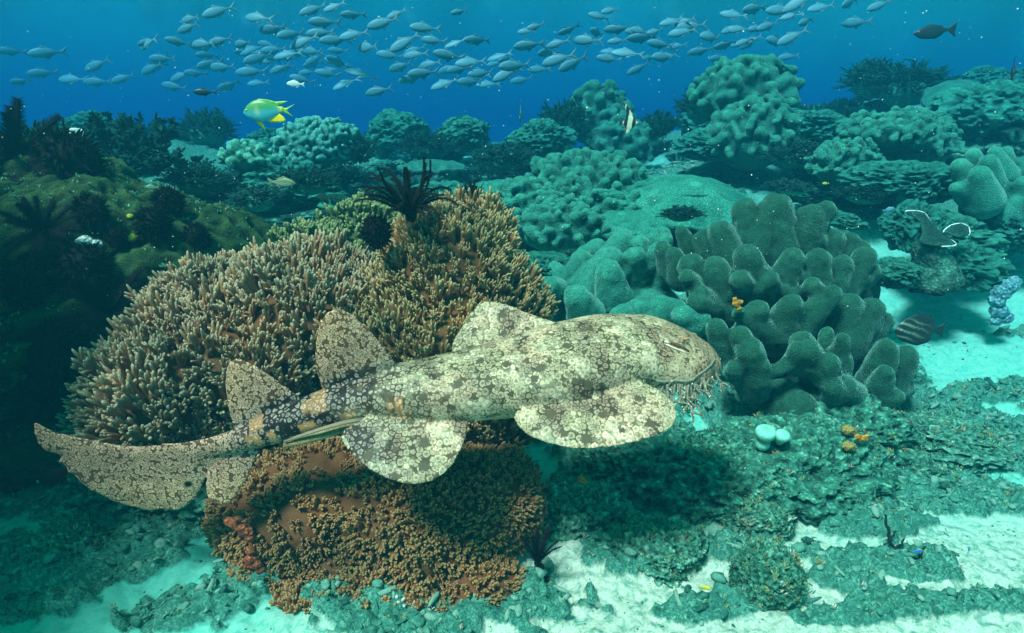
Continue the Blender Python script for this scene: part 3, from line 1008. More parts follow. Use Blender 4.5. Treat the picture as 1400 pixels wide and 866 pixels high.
# small greenish clump behind the first mound
D = finger_coral('finger_coral', [el(440, 350, 2.75, .22, .2, .12), el(500, 330, 2.9, .18, .2, .16)], .055, .05, .0075, finger_mat('green finger coral', (.06, .09, .03), (.13, .18, .06), (.30, .34, .14)),
                 lambda V, N: facing(V, N), nf=8, upmix=.7, seed=13)
tag(D, 'green bushy finger coral peeping over the brown mound left of the feather star', 'coral')

# ---------------------------------------------------------------- smooth lobed leather corals
def lobed(name, base, lobes, mat, voxel, smooth=6, nz=.012, nscale=14, seed=3, jitter=0):
    mb = MB()
    for c, rad in base:
        mb.add(*blob(c, rad, 3))
    for p0, p1, r0, r1 in lobes:
        mb.add(*capsule(p0, p1, r0, r1, 14, 4, 4))
    V, Fc, NV = remesh(mb, voxel, smooth)
    V = V + NV * (nz * fbm(V * nscale, 3, seed))[:, None]
    return mesh_obj(name, V, Fc, mat)

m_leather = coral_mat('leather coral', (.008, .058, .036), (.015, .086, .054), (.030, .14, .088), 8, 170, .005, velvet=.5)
# the large one on the right: lobes traced as (base px, base py, tip px, tip py, Y base, Y tip, r base px, r tip px)
LB = [(1020, 350, 1062, 285, 2.95, 2.98, 38, 22), (1062, 350, 1062, 288, 2.95, 2.95, 40, 22), (1090, 350, 1108, 300, 2.95, 2.93, 36, 22), (1100, 320, 1128, 290, 2.93, 2.93, 26, 15), (1030, 340, 1018, 290, 2.98, 3.0, 34, 18),
      (1010, 385, 985, 320, 2.85, 2.90, 34, 20), (985, 390, 965, 330, 2.88, 2.95, 30, 19),
      (1035, 400, 1022, 352, 2.70, 2.68, 30, 19), (1060, 410, 1082, 355, 2.72, 2.70, 28, 18), (1045, 400, 1050, 385, 2.66, 2.62, 20, 17), (1025, 395, 1012, 385, 2.66, 2.60, 20, 15),
      (990, 410, 978, 370, 2.70, 2.70, 24, 19), (960, 400, 945, 365, 2.75, 2.76, 24, 18), (1000, 430, 960, 402, 2.68, 2.63, 18, 13), (955, 395, 940, 380, 2.72, 2.66, 18, 12),
      (1110, 400, 1118, 358, 2.75, 2.73, 28, 20), (1130, 400, 1150, 365, 2.78, 2.77, 26, 17), (1150, 400, 1182, 352, 2.8, 2.8, 24, 15), (1120, 370, 1140, 330, 2.92, 2.92, 24, 16), (1150, 360, 1162, 332, 2.93, 2.93, 22, 14),
      (1115, 330, 1112, 325, 2.9, 2.9, 18, 14), (1180, 380, 1190, 375, 2.82, 2.82, 20, 15), (1175, 350, 1176, 342, 2.9, 2.9, 16, 13), (1120, 410, 1110, 392, 2.64, 2.58, 20, 14),
      (1090, 450, 1138, 402, 2.55, 2.52, 28, 13), (1060, 460, 1080, 420, 2.55, 2.5, 30, 20), (1020, 470, 1035, 425, 2.55, 2.48, 30, 17), (1060, 460, 1010, 430, 2.52, 2.47, 26, 13),
      (1000, 500, 980, 450, 2.42, 2.38, 26, 16), (1020, 500, 1012, 460, 2.40, 2.33, 24, 15), (1030, 530, 1026, 480, 2.36, 2.28, 26, 19), (1005, 510, 1005, 505, 2.34, 2.28, 18, 13), (1040, 520, 1044, 500, 2.3, 2.26, 18, 12),
      (1120, 520, 1096, 468, 2.40, 2.35, 28, 17), (1120, 510, 1106, 480, 2.36, 2.26, 22, 16), (1130, 500, 1130, 458, 2.42, 2.40, 24, 11), (1140, 510, 1152, 466, 2.36, 2.30, 26, 12), (1130, 515, 1132, 500, 2.28, 2.24, 22, 17), (1090, 500, 1088, 480, 2.34, 2.28, 20, 14),
      (1150, 470, 1190, 425, 2.60, 2.60, 36, 20), (1160, 480, 1210, 440, 2.62, 2.62, 32, 14), (1150, 450, 1160, 420, 2.62, 2.60, 30, 22),
      (1190, 530, 1212, 478, 2.42, 2.40, 28, 17), (1210, 540, 1238, 490, 2.46, 2.46, 26, 17), (1200, 530, 1212, 508, 2.34, 2.30, 20, 12), (1190, 550, 1225, 543, 2.34, 2.30, 22, 11), (1215, 545, 1240, 530, 2.46, 2.46, 20, 12),
      (1160, 540, 1150, 530, 2.32, 2.25, 26, 19), (1130, 560, 1190, 568, 2.32, 2.28, 34, 17), (1070, 550, 1090, 560, 2.38, 2.3, 36, 26), (1140, 545, 1140, 530, 2.30, 2.22, 22, 15),
      (930, 380, 922, 350, 2.85, 2.85, 22, 14), (915, 370, 905, 340, 2.9, 2.9, 20, 12), (945, 345, 932, 318, 3.0, 3.0, 20, 10), (970, 420, 952, 415, 2.64, 2.6, 20, 16)]
lob = []
for x0, y0, x1, y1, Y0, Y1, r0, r1 in LB:
    lob.append((at(x0, y0, Y0), at(x1, y1, Y1), r0 * .92 * mpp(x0, y0, Y0), r1 * .98 * mpp(x1, y1, Y1)))
def webs(LIST, lob, reach=62):
    out = []
    for i in range(len(LIST)):
        for j in range(i + 1, len(LIST)):
            A_, B_ = LIST[i], LIST[j]
            if math.hypot(A_[2] - B_[2], A_[3] - B_[3]) < reach and abs(A_[5] - B_[5]) < .07:
                p = lob[i][0] * .38 + lob[i][1] * .62; q = lob[j][0] * .38 + lob[j][1] * .62
                r = .78 * min(lob[i][3], lob[j][3])
                mid = (p + q) / 2 + np.array([0, rng.uniform(-.02, .02), -.25 * np.linalg.norm(p - q) * .5])
                out += [(p, mid, r, r * .95), (mid, q, r * .95, r)]
    return lob + out
lob = webs(LB, lob)
big = lobed('leather_coral', [el(1060, 450, 2.98, .26, .20, .26), el(1090, 520, 2.72, .30, .20, .20), el(1130, 400, 3.15, .26, .2, .2), el(1150, 520, 2.8, .26, .2, .22), el(1000, 450, 2.98, .2, .2, .2), el(1060, 370, 3.12, .2, .12, .16), el(1200, 550, 2.62, .15, .15, .12)],
            lob, m_leather, .009, 7, .013, 13, 5)
tag(big, 'large dark green leather coral with thick rounded folds right of the head of the shark', 'coral')
# the paler one just behind the shark's back
m_leather2 = coral_mat('pale leather coral', (.02, .17, .12), (.035, .24, .17), (.06, .31, .22), 8, 160, .005, velvet=.5)
LB2 = [(800, 400, 830, 358, 3.0, 3.0, 30, 22), (840, 420, 832, 375, 2.9, 2.85, 28, 20), (800, 430, 790, 408, 2.8, 2.75, 28, 20), (790, 380, 795, 358, 3.1, 3.1, 22, 18), (840, 350, 850, 330, 3.15, 3.15, 24, 17), (870, 350, 875, 335, 3.15, 3.1, 26, 14),
       (890, 360, 910, 330, 3.1, 3.1, 20, 12), (905, 380, 900, 345, 3.05, 3.0, 18, 14), (870, 380, 868, 350, 3.05, 2.98, 18, 15), (880, 340, 905, 322, 3.15, 3.15, 18, 12), (765, 380, 758, 370, 3.1, 3.1, 18, 14), (805, 350, 815, 340, 3.2, 3.2, 18, 14),
       (760, 400, 752, 392, 2.95, 2.9, 20, 16), (920, 430, 905, 420, 2.7, 2.7, 22, 18), (885, 425, 870, 425, 2.75, 2.7, 20, 15), (860, 440, 850, 432, 2.7, 2.66, 24, 18), (950, 440, 935, 432, 2.62, 2.6, 24, 18)]
lob = [(at(x0, y0, Y0), at(x1, y1, Y1), r0 * mpp(x0, y0, Y0), r1 * mpp(x1, y1, Y1)) for x0, y0, x1, y1, Y0, Y1, r0, r1 in LB2]
lob = webs(LB2, lob)
pl = lobed('leather_coral', [el(830, 430, 3.1, .22, .2, .22), el(880, 420, 3.1, .2, .2, .14), el(770, 430, 3.15, .16, .2, .16), el(930, 450, 2.9, .22, .2, .14)], lob, m_leather2, .010, 6, .013, 13, 6)
tag(pl, 'pale teal leather coral with knuckled lobes just above the back of the shark', 'coral')

def mound(px, py, Y, wpx, hpx, depth=1.0):
    """centre and radii of a mound whose picture is wpx by hpx around (px, py)"""
    s = mpp(px, py, Y)
    return at(px, py, Y), (wpx * s / 2, wpx * s / 2 * depth, hpx * s / 2)

def knobby(name, mounds, knob_px, Yk, mat, seed, voxel, up=.4, cover=1.0):
    """a boulder wearing short folded knobs of uneven size"""
    base = MB()
    for c, r in mounds: base.add(*blob(c, r, 3))
    V, Fc, NV = remesh(base, voxel * 2, 3)
    k = knob_px
    V = V + NV * (k * .9 * fbm(V / k * .22, 3, seed + 2))[:, None]
    base = MB(); base.add(V, Fc)
    kp = pick_points(V, NV, 500, k * 1.0, facing(V, NV, -.3) & (NV[:, 2] > -.45))
    for i in kp:
        d = unit(NV[i] + np.array([0, 0, up]) + rng.normal(0, .25, 3))
        p = V[i]
        r = k * rng.uniform(.32, .62)
        q = p + d * k * rng.uniform(.25, .8)
        base.add(*capsule(p - d * k * .3, q, r * 1.1, r, 10, 3, 3))
        t = unit(np.cross(d, rng.normal(0, 1, 3)))
        for s in range(int(rng.integers(0, 4))):              # folds: knobs run into short ridges
            q = q + t * k * rng.uniform(.35, .6) - d * k * rng.uniform(-.05, .2)
            t = unit(t + rng.normal(0, .4, 3))
            base.add(*blob(q, [r * rng.uniform(.75, 1.05)] * 3, 2))
    V, Fc, NV = remesh(base, voxel, 2)
    V = V + NV * (k * .12 * fbm(V / k * 1.3, 3, seed))[:, None]
    return mesh_obj(name, V, Fc, mat)

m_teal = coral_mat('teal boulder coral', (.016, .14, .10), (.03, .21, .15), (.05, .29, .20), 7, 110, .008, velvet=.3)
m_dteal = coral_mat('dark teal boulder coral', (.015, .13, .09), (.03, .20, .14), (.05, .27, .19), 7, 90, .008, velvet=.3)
KN = [  # px, py, Y, w, h, knob px, material, label
    ([mound(800, 262, 4.6, 150, 90), mound(740, 290, 4.3, 160, 70), mound(820, 300, 4.2, 120, 60)], 13, 4.4, m_teal, 'wide bank of rounded knob coral in the middle distance behind the finger coral'),
    ([mound(770, 315, 3.8, 110, 60)], 14, 3.8, m_teal, 'low knuckled coral in the hollow below the wide knob bank'),
    ([mound(1015, 128, 6.0, 125, 75), mound(1050, 118, 6.0, 70, 50), mound(975, 140, 6.0, 60, 40)], 14, 6.0, m_teal, 'highest coral head, crowned with folded knobs against the blue water'),
    ([mound(1030, 185, 5.4, 100, 90)], 14, 5.4, m_dteal, 'round brain-like coral ball just under the highest coral head'),
    ([mound(1220, 185, 4.6, 120, 55), mound(1240, 200, 4.6, 110, 50)], 11, 4.6, m_teal, 'knobbly cushion coral under the dark right-hand surgeonfish'),
    ([mound(1155, 225, 4.4, 80, 55)], 11, 4.4, m_dteal, 'small dim knob coral left below the knobbly cushion coral'),
    ([mound(815, 165, 7.5, 80, 70), mound(850, 200, 7.0, 90, 50)], 12, 7.2, m_teal, 'hazy coral tower beside the striped moorish idol'),
    ([mound(340, 218, 4.6, 60, 30)], 9, 4.6, coral_mat('pale foliose coral', (.06, .28, .19), (.10, .36, .26), scale=7, polyp=100), 'little pale cushion coral below the yellow-finned damselfish'),
    ([mound(430, 205, 5.0, 100, 70), mound(400, 235, 4.8, 60, 45), mound(460, 190, 5.0, 60, 40)], 8, 4.8, coral_mat('pale ruffled coral', (.04, .22, .18), (.08, .31, .26), scale=7, polyp=90), 'pale ruffled coral slope right of the yellow-finned damselfish'),
]
for ms, kpx, Y, mat, lab in KN:
    s = mpp(700, 250, Y)
    o = knobby('boulder_coral', ms, kpx * s, Y, mat, int(Y * 10), kpx * s * .17)
    tag(o, lab, 'coral')
# right edge: folded coral
LB3 = [(1330, 260, 1312, 228, 3.6, 3.55, 22, 12), (1345, 250, 1330, 212, 3.6, 3.6, 20, 10), (1370, 240, 1360, 208, 3.65, 3.65, 20, 9), (1360, 260, 1352, 222, 3.55, 3.5, 18, 12), (1380, 260, 1376, 208, 3.7, 3.7, 18, 8), (1390, 280, 1402, 225, 3.65, 3.65, 24, 12),
       (1325, 265, 1306, 258, 3.5, 3.45, 20, 9), (1345, 275, 1340, 240, 3.45, 3.4, 26, 14), (1400, 290, 1398, 250, 3.5, 3.45, 22, 10), (1420, 280, 1430, 230, 3.6, 3.6, 26, 14), (1370, 300, 1390, 275, 3.5, 3.45, 24, 10)]
lob = [(at(x0, y0, Y0), at(x1, y1, Y1), r0 * mpp(x0, y0, Y0), r1 * mpp(x1, y1, Y1)) for x0, y0, x1, y1, Y0, Y1, r0, r1 in LB3]
o = lobed('leather_coral', [el(1365, 285, 3.75, .2, .2, .16), el(1410, 300, 3.75, .2, .2, .2)], lob, m_leather2, .013, 4, .004, 20, 8)
tag(o, 'folded leather coral cut off by the right edge of the view', 'coral')

# plate corals
m_plate = coral_mat('plate coral', (.02, .19, .13), (.035, .25, .175), (.06, .30, .21), 6, 80, .006)
def plate(px, py, Y, rx_px, ry_px, tilt, label, thick=.03, seed=0, sag=.25, mat=None):
    """a round plate coral on its short foot; tilt leans its top to the camera"""
    s = mpp(px, py, Y)
    n_ = unit([tilt[0], -math.sin(R(tilt[1])), math.cos(R(tilt[1]))])
    Fm = frame_from(n_, 0)
    NA, NRr = 72, 18
    V, Fc = [], []
    rx = rx_px * s; ryy = ry_px * s
    for side in (0, 1):
        for i in range(NRr + 1):
            for j in range(NA):
                a = 2 * math.pi * j / NA
                e = 1 + .10 * vnoise(np.array([math.cos(a) * 1.6, math.sin(a) * 1.6, seed * 3.1])) + .05 * vnoise(np.array([math.cos(a) * 5, math.sin(a) * 5, seed * 1.7]))
                q = i / NRr
                x, y = rx * q * e * math.cos(a), ryy * q * e * math.sin(a)
                h = -sag * rx * q * q + .05 * rx * vnoise(np.array([x * 5 / rx, y * 5 / rx, seed])) * q
                t = thick * (1 - .55 * q) * (1 if i < NRr else .5)
                V.append([x, y, h + (t / 2 if side == 0 else -t / 2 - .20 * rx * (1 - q) ** 2)])
        o_ = side * (NRr + 1) * NA
        for i in range(NRr):
            for j in range(NA):
                f = [o_ + i * NA + j, o_ + i * NA + (j + 1) % NA, o_ + (i + 1) * NA + (j + 1) % NA, o_ + (i + 1) * NA + j]
                Fc.append(f if side else f[::-1])
    h2 = (NRr + 1) * NA
    for j in range(NA):
        Fc.append([NRr * NA + j, NRr * NA + (j + 1) % NA, h2 + NRr * NA + (j + 1) % NA, h2 + NRr * NA + j])
    M = np.stack([[1, 0, 0], np.cross(n_, [1, 0, 0]), n_], 1)
    V = np.array(V) @ M.T + at(px, py, Y)
    mb = MB(); mb.add(V, Fc)
    foot = at(px, py, Y) - n_ * .1 * rx
    g = ground(foot[0], foot[1])
    if foot[2] - g > .02:
        mb.add(*tube([foot, foot * .5 + np.array([foot[0], foot[1] + .02, g]) * .5, [foot[0], foot[1] + .04, g - .05]], [rx * .35, rx * .22, rx * .3], 14))
    o = mb.build('plate_coral', mat or m_plate)
    tag(o, label, 'coral')
    return o
plate(950, 255, 4.1, 92, 80, (.12, 22), 'broad smooth dome-shaped plate coral right of the middle hollow', .04, 1, .30)
plate(825, 262, 4.2, 50, 42, (.0, 14), 'smaller flat plate coral left of the broad dome plate', .03, 2, .15)
plate(850, 295, 3.9, 62, 70, (-.1, 12), 'sunken plate coral in the bright hollow between the plates', .03, 3, .10)
plate(1330, 122, 6.2, 52, 60, (.02, 32), 'dim round dome coral below the dark right-hand fish', .1, 4, .55, m_dteal)
plate(1300, 352, 4.0, 42, 40, (0, 6), 'low dark coral slab behind the pale sand patch', .12, 6, .3, m_dteal)
plate(1105, 205, 5.2, 46, 34, (.05, 10), 'flat table coral right of the round brain-like coral ball', .04, 8, .12)
plate(1160, 190, 5.6, 40, 28, (-.05, 8), 'dim table coral left of the knobbly cushion coral', .04, 9, .12, m_dteal)
plate(690, 250, 5.0, 50, 34, (.1, 10), 'hazy table coral right of the black feather stars', .04, 10, .15)
plate(590, 222, 6.0, 46, 30, (0, 9), 'hazy table coral above the plumed feather star', .05, 11, .15, m_dteal)
plate(285, 285, 3.8, 52, 36, (.1, 12), 'ragged table coral behind the olive mound', .03, 12, .2, m_dteal)
plate(705, 350, 2.85, 46, 40, (.5, 30), 'smooth teal dome coral hugging the right flank of the finger coral peak', .05, 7, .7)

# ---------------------------------------------------------------- the dark mound on the left
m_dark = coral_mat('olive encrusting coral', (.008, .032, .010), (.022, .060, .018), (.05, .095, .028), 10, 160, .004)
sE = mpp(100, 350, 2.6)
dm = MB()
for c in [el(-30, 400, 2.6, .60, .5, .50), el(110, 330, 2.75, .55, .5, .22), el(230, 350, 2.8, .40, .45, .16), el(60, 480, 2.4, .45, .4, .38), el(130, 420, 2.6, .36, .4, .3), el(40, 260, 2.9, .4, .4, .14), el(40, 560, 2.3, .45, .4, .25)]:
    dm.add(*blob(*c, 3))
V, Fc, NV = remesh(dm, .013, 8)
q = V * np.array([8, 8, 17]) + fbm(V * 4, 2, 90)[:, None] * 1.2
V = V + NV * (.060 * (1 - np.abs(fbm(q, 3, 91))) + .05 * fbm(V * 3.2, 2, 92) + .030 * (1 - np.abs(vnoise(q * 2.1, 93))))[:, None]
V2, Fc2 = V, Fc
o = mesh_obj('encrusting_coral', V2, Fc2, m_dark)
tag(o, 'big dim olive green encrusting coral mound filling the left edge', 'coral')
darkV = V2

# ---------------------------------------------------------------- feather stars
m_black = flat_mat('black feather star', (.006, .006, .006), .8, .1)
m_gill = flat_mat('dark purple feather star', (.012, .010, .010), .8, .1)
def feather_star(c, size, n, label, spread=1.2, curl=1.5, wid=.12, tilt=(0, -.2, 1), mat=None, seed=0, group=None):
    g = np.random.default_rng(seed + 40)
    mb = MB()
    M = frame_from(unit(tilt), 0)
    c = np.asarray(c, float)
    mb.add(*blob(c, [size * .10] * 3, 2))
    for k in range(n):
        az = 2 * math.pi * (k + g.uniform(-.4, .4)) / n
        e0 = spread * g.uniform(.35, 1.0)
        L = size * g.uniform(.75, 1.1)
        m = 16
        p = c.copy(); e = e0
        path = [p.copy()]
        cv = curl * g.uniform(.5, 1.2) * (1 if g.random() < .9 else -.3)
        az2 = az + g.uniform(-.3, .3)
        for s in range(m):
            d = M @ np.array([math.cos(az2) * math.sin(e), math.sin(az2) * math.sin(e), math.cos(e)])
            p = p + d * L / m
            path.append(p.copy())
            e += (cv / m) * (s / m) * 2 - (.28 * spread / m if s < m / 2 else 0)
        path = np.array(path)
        rad = np.linspace(size * .026, size * .014, m + 1)
        mb.add(*tube(path, rad, 5))
        T = np.gradient(path, axis=0)
        side = unit(np.cross(T[m // 2], M[:, 2] + .01))
        # pinnules: two rows of fine flat spines
        for s in np.linspace(.10, 1, 58):
            i = min(int(s * m), m - 1)
            f = s * m - i
            b0 = path[i] * (1 - f) + path[i + 1] * f
            t = unit(T[i])
            w = size * wid * (1 - .45 * s ** 3) * g.uniform(.8, 1.1)
            nn = np.cross(t, side)
            for sg in (-1, 1):
                d = unit(side * sg + t * .55 + nn * g.uniform(-.25, .5))
                a = size * .012
                e_ = b0 + d * w
                V = [b0 - t * a, b0 + t * a, b0 + nn * a, e_]
                mb.add(V, [[0, 1, 3], [1, 2, 3], [2, 0, 3], [0, 2, 1]])
    o = mb.build('feather_star', mat or m_black, smooth=False)
    tag(o, label, 'feather star', group)
    return o
feather_star(at(562, 296, 2.10), .21, 30, 'black feather star with its plumed arms raised on top of the finger coral', 1.05, 1.9, .10, (.0, -.25, 1), seed=1)
feather_star(at(645, 278, 2.35), .085, 12, 'small folded black feather star at the right shoulder of the coral peak', .7, .2, .16, (.1, -.1, 1), seed=2)
def fuzz_ball(c, r, label, seed, mat=None, n=420, name='feather_star', squash=1.15):
    """a feather star rolled into a ball: curled arms with short bristles"""
    g = np.random.default_rng(seed)
    mb = MB()
    c = np.asarray(c, float)
    V, Fc = ico(3)
    d = 1 + .14 * fbm(V * 2.2 + seed, 3, seed)
    mb.add(c + V * d[:, None] * r * .80 * np.array([1, .9, squash]), Fc)
    for k in range(n):
        v = unit(g.normal(0, 1, 3))
        b0 = c + v * r * .78 * np.array([1, .9, squash])
        t = unit(v + g.normal(0, .45, 3))
        s = unit(np.cross(t, [.2, .4, .9])); u = np.cross(s, t)
        a = r * .06
        mb.add([b0 + s * a, b0 - s * a * .5 + u * a, b0 - s * a * .5 - u * a, b0 + t * r * g.uniform(.22, .5)], [[0, 1, 3], [1, 2, 3], [2, 0, 3], [0, 2, 1]])
    o = mb.build(name, mat or m_black, smooth=False)
    tag(o, label, 'feather star')
    return o
def BALL(px, py, Y, rpx, label, seed): return fuzz_ball(at(px, py, Y), rpx * mpp(px, py, Y), label, seed)
BALL(514, 318, 2.06, 22, 'black rolled up feather star directly below the plumed one', 11)
def on_dark(px, py):
    d = darkV - CAM
    z = d @ FWD
    x = 700 + F * (d @ RGT) / z; y = 433 - F * (d @ UPV) / z
    q = (x - px) ** 2 + (y - py) ** 2
    c = np.where(q < 60)[0]
    if len(c) == 0: c = np.argsort(q)[:4]
    k = c[np.argmin((d[c] ** 2).sum(1))]
    return darkV[k]
for k, (px, py, r, lab) in enumerate([
        (128, 285, 19, 'round black feather star ball high on the olive mound'), (213, 307, 21, 'black feather star ball right of centre on the olive mound'),
        (58, 312, 25, 'ragged black feather star on the left shoulder of the olive mound'), (272, 322, 17, 'black feather star ball where the olive mound meets the brown coral'),
        (228, 275, 19, 'black feather star ball on the upper right rim of the olive mound'), (100, 222, 34, 'wide black feather star crowning the olive mound'),
        (24, 205, 36, 'black feather star at the top left of the olive mound'), (150, 420, 36, 'large black feather star in the gap left of the brown coral'),
        (80, 465, 26, 'black feather star low on the shaded face of the mound'), (40, 385, 26, 'dim black feather star at the left edge of the mound'),
        (60, 545, 40, 'big black feather star near the foot of the mound above the tail tip'), (120, 370, 30, 'black feather star in the middle of the shaded mound face'), (160, 320, 14, 'tiny black feather star beside the white sponge crust'),
        (110, 500, 22, 'black feather star just left of the lowest brown coral fingers')]):
    p = on_dark(px, py)
    rr = r * (np.linalg.norm(p - CAM)) / F
    if k in (2, 7, 10, 6):
        feather_star(p, rr * 1.6, 18, lab, 1.3, 1.0, .2, unit(CAM - p + np.array([0, 0, .8])), seed=60 + k)
    else:
        fuzz_ball(p + unit(CAM - p) * rr * .3, rr, lab, 20 + k)
# black feather star hanging at the right end of the rust coral
feather_star(at(735, 770, 1.50), .11, 9, 'black feather star clinging to the right end of the rust brown coral', .6, .5, .16, (.0, -.1, 1), seed=7)
feather_star(at(740, 775, 1.495), .09, 6, 'second black feather star hanging below the first at the end of the rust coral', .5, .4, .16, (.1, -.1, -1), seed=8)

m_white = coral_mat('white sponge', (.40, .55, .50), (.62, .75, .70), scale=30, polyp=90, bumpd=.006)
def crust(px, py, pts, mat, name, label, cat, dark=True, Y=None):
    mb = MB()
    for dx, dy, r in pts:
        p = on_dark(px + dx, py + dy) if dark else at(px + dx, py + dy, Y)
        rr = r * np.linalg.norm(p - CAM) / F
        mb.add(*blob(p, [rr, rr, rr * .8], 2))
    V, Fc, NV = remesh(mb, max(.004, rr * .18), 2)
    V = V + NV * (.3 * rr * fbm(V / rr * .9, 3, 5))[:, None]
    o = mesh_obj(name, V, Fc, mat)
    tag(o, label, cat)
crust(122, 326, [(0, 0, 8), (-9, 2, 6), (8, 6, 7), (15, 14, 5), (-16, -2, 4)], m_white, 'sponge', 'small white sponge crust on the olive mound', 'sponge')
m_yel = coral_mat('yellow green coral', (.20, .26, .02), (.34, .38, .03), scale=30, polyp=90)
crust(182, 320, [(0, 0, 6), (6, 6, 5), (-8, -25, 4)], m_yel, 'sponge', 'yellow green sponge tuft on the olive mound', 'sponge')
crust(62, 640, [(0, 0, 9), (6, -3, 8)], m_white, 'sponge', 'pale sponge patch in the dark under the tail tip', 'sponge', False, 2.3)

# ---------------------------------------------------------------- the far reef: kinds, each built once and copied
def rough(c1, c2, c3, name): return coral_mat(name, c1, c2, c3, 9, 60, .012)
m_b = [rough((.014, .14, .105), (.03, .24, .18), (.06, .36, .27), 'dark reef growth'), rough((.02, .16, .11), (.045, .28, .20), (.09, .42, .30), 'green reef growth'), rough((.05, .27, .20), (.10, .42, .33), (.20, .60, .48), 'pale reef growth')]
def bush(seed, mat, n=230):
    """branching coral: a dome of forked twigs, radius about 1"""
    g = np.random.default_rng(seed)
    mb = MB()
    for k in range(n):
        d = unit(g.normal(0, 1, 3) + np.array([0, 0, .35]))
        d[2] = abs(d[2]) * .9 + .02
        p = d * g.uniform(.1, .45)
        L = g.uniform(.45, .75)
        path = [p]
        for s in range(4):
            d = unit(d + g.normal(0, .22, 3) + np.array([0, 0, .10]))
            path.append(path[-1] + d * L / 4)
        mb.add(*tube(path, np.linspace(.05, .02, 5), 4))
        for s in range(3):
            q = path[int(g.integers(1, 5))]
            dd = unit(d + g.normal(0, .7, 3))
            mb.add(*tube([q, q + dd * .14, q + dd * .24], [.03, .024, .01], 4))
    mb.add(*blob([0, 0, .05], [.62, .62, .5], 2))
    return mb.build('branching_coral', mat)
def rosette(seed, mat):
    """foliose coral: upright ruffled leaves"""
    g = np.random.default_rng(seed)
    mb = MB()
    for k in range(26):
        az = g.uniform(0, 6.28); rr = g.uniform(.1, .75)
        c = np.array([math.cos(az) * rr, math.sin(az) * rr, 0])
        M = frame_from(unit([math.cos(az) * .9, math.sin(az) * .9, g.uniform(.2, .9)]), 0)
        w, h = g.uniform(.25, .45), g.uniform(.35, .6)
        NX, NZ = 12, 7
        V = []
        for sd in (0, 1):
            for i in range(NZ):
                for j in range(NX):
                    x = (j / (NX - 1) - .5) * 2 * w * (.45 + .55 * (i / (NZ - 1)) ** .6)
                    z = h * i / (NZ - 1) * (1 - .25 * (2 * j / (NX - 1) - 1) ** 2)
                    y = .10 * math.sin(j * 1.4 + k) * (i / NZ) + .3 * (i / NZ) ** 2 * h + (.02 if sd else -.02)
                    ax = np.array([-math.sin(az), math.cos(az), 0]); out = np.array([math.cos(az), math.sin(az), 0])
                    V.append(c + ax * x + out * y + np.array([0, 0, z]))
        Fc = []
        N = NX * NZ
        for i in range(NZ - 1):
            for j in range(NX - 1):
                a = i * NX + j
                Fc.append([a, a + 1, a + NX + 1, a + NX]); Fc.append([a + N + NX, a + N + NX + 1, a + N + 1, a + N])
        for j in range(NX - 1):
            a = (NZ - 1) * NX + j
            Fc.append([a, a + 1, a + 1 + N, a + N])
        for i in range(NZ - 1):
            for j in (0, NX - 1):
                a = i * NX + j
                Fc.append([a, a + NX, a + NX + N, a + N])
        mb.add(V, Fc)
    mb.add(*blob([0, 0, .02], [.7, .7, .25], 2))
    return mb.build('foliose_coral', mat)
def rock(seed, mat, flat=.6, name='reef_rock', det=4):
    V, Fc = ico(5)
    n_ = fbm(V * 1.3 + seed * 7, 3, seed)
    r = np.abs(fbm(V * 3.1 + seed * 3, 4, seed + 5, .6))
    V = V * (1 + .38 * n_ - .42 * r + .10 * fbm(V * 13, 3, seed + 9))[:, None] * np.array([1, .9, flat])
    V[:, 2] += .2
    return mesh_obj(name, V, Fc, mat, smooth=False)
def tuft(seed, mat):
    """soft bushy growth: many small leaf flakes through the volume"""
    g = np.random.default_rng(seed)
    mb = MB()
    for k in range(16):
        az = g.uniform(0, 6.28); e = g.uniform(.1, 1.0)
        d = unit([math.cos(az) * e, math.sin(az) * e, 1])
        L = g.uniform(.6, 1.15)
        path = [np.zeros(3)]
        for s in range(6):
            d = unit(d + g.normal(0, .14, 3)); path.append(path[-1] + d * L / 6)
        mb.add(*tube(path, np.linspace(.045, .012, 7), 4))
        for q in range(46):
            s = g.uniform(.2, 1) * 6
            i = min(int(s), 5); b0 = path[i] + (path[i + 1] - path[i]) * (s - i)
            t = unit(g.normal(0, 1, 3) + d * .8)
            w = unit(np.cross(t, g.normal(0, 1, 3)))
            ln = g.uniform(.10, .22); u = np.cross(t, w) * .012
            V = [b0, b0 + t * ln * .5 + w * ln * .24, b0 + t * ln, b0 + t * ln * .5 - w * ln * .24]
            V = [v + u for v in V] + [v - u for v in V]
            mb.add(V, [[0, 1, 2, 3], [7, 6, 5, 4], [0, 4, 5, 1], [1, 5, 6, 2], [2, 6, 7, 3], [3, 7, 4, 0]])
    return mb.build('soft_coral', mat, smooth=False)
PROTO = {'bush': [bush(1, m_b[0]), bush(2, m_b[1]), bush(3, m_b[2])], 'leaf': [rosette(4, m_b[1]), rosette(5, m_b[2])], 'rock': [rock(6, m_b[0]), rock(7, m_b[1]), rock(8, m_b[0], .9)], 'tuft': [tuft(9, m_b[0]), tuft(10, m_b[1]), tuft(11, m_b[0])]}
KIND = {'bush': ('branching coral bush', 'coral'), 'leaf': ('ruffled leaf coral', 'coral'), 'rock': ('reef rock', 'rock'), 'tuft': ('feathery soft coral', 'coral')}
TONE = {'bush': ['dark', 'green', 'pale'], 'leaf': ['green', 'pale'], 'rock': ['dark', 'green', 'dark'], 'tuft': ['dark', 'green', 'black-green']}
used = set()
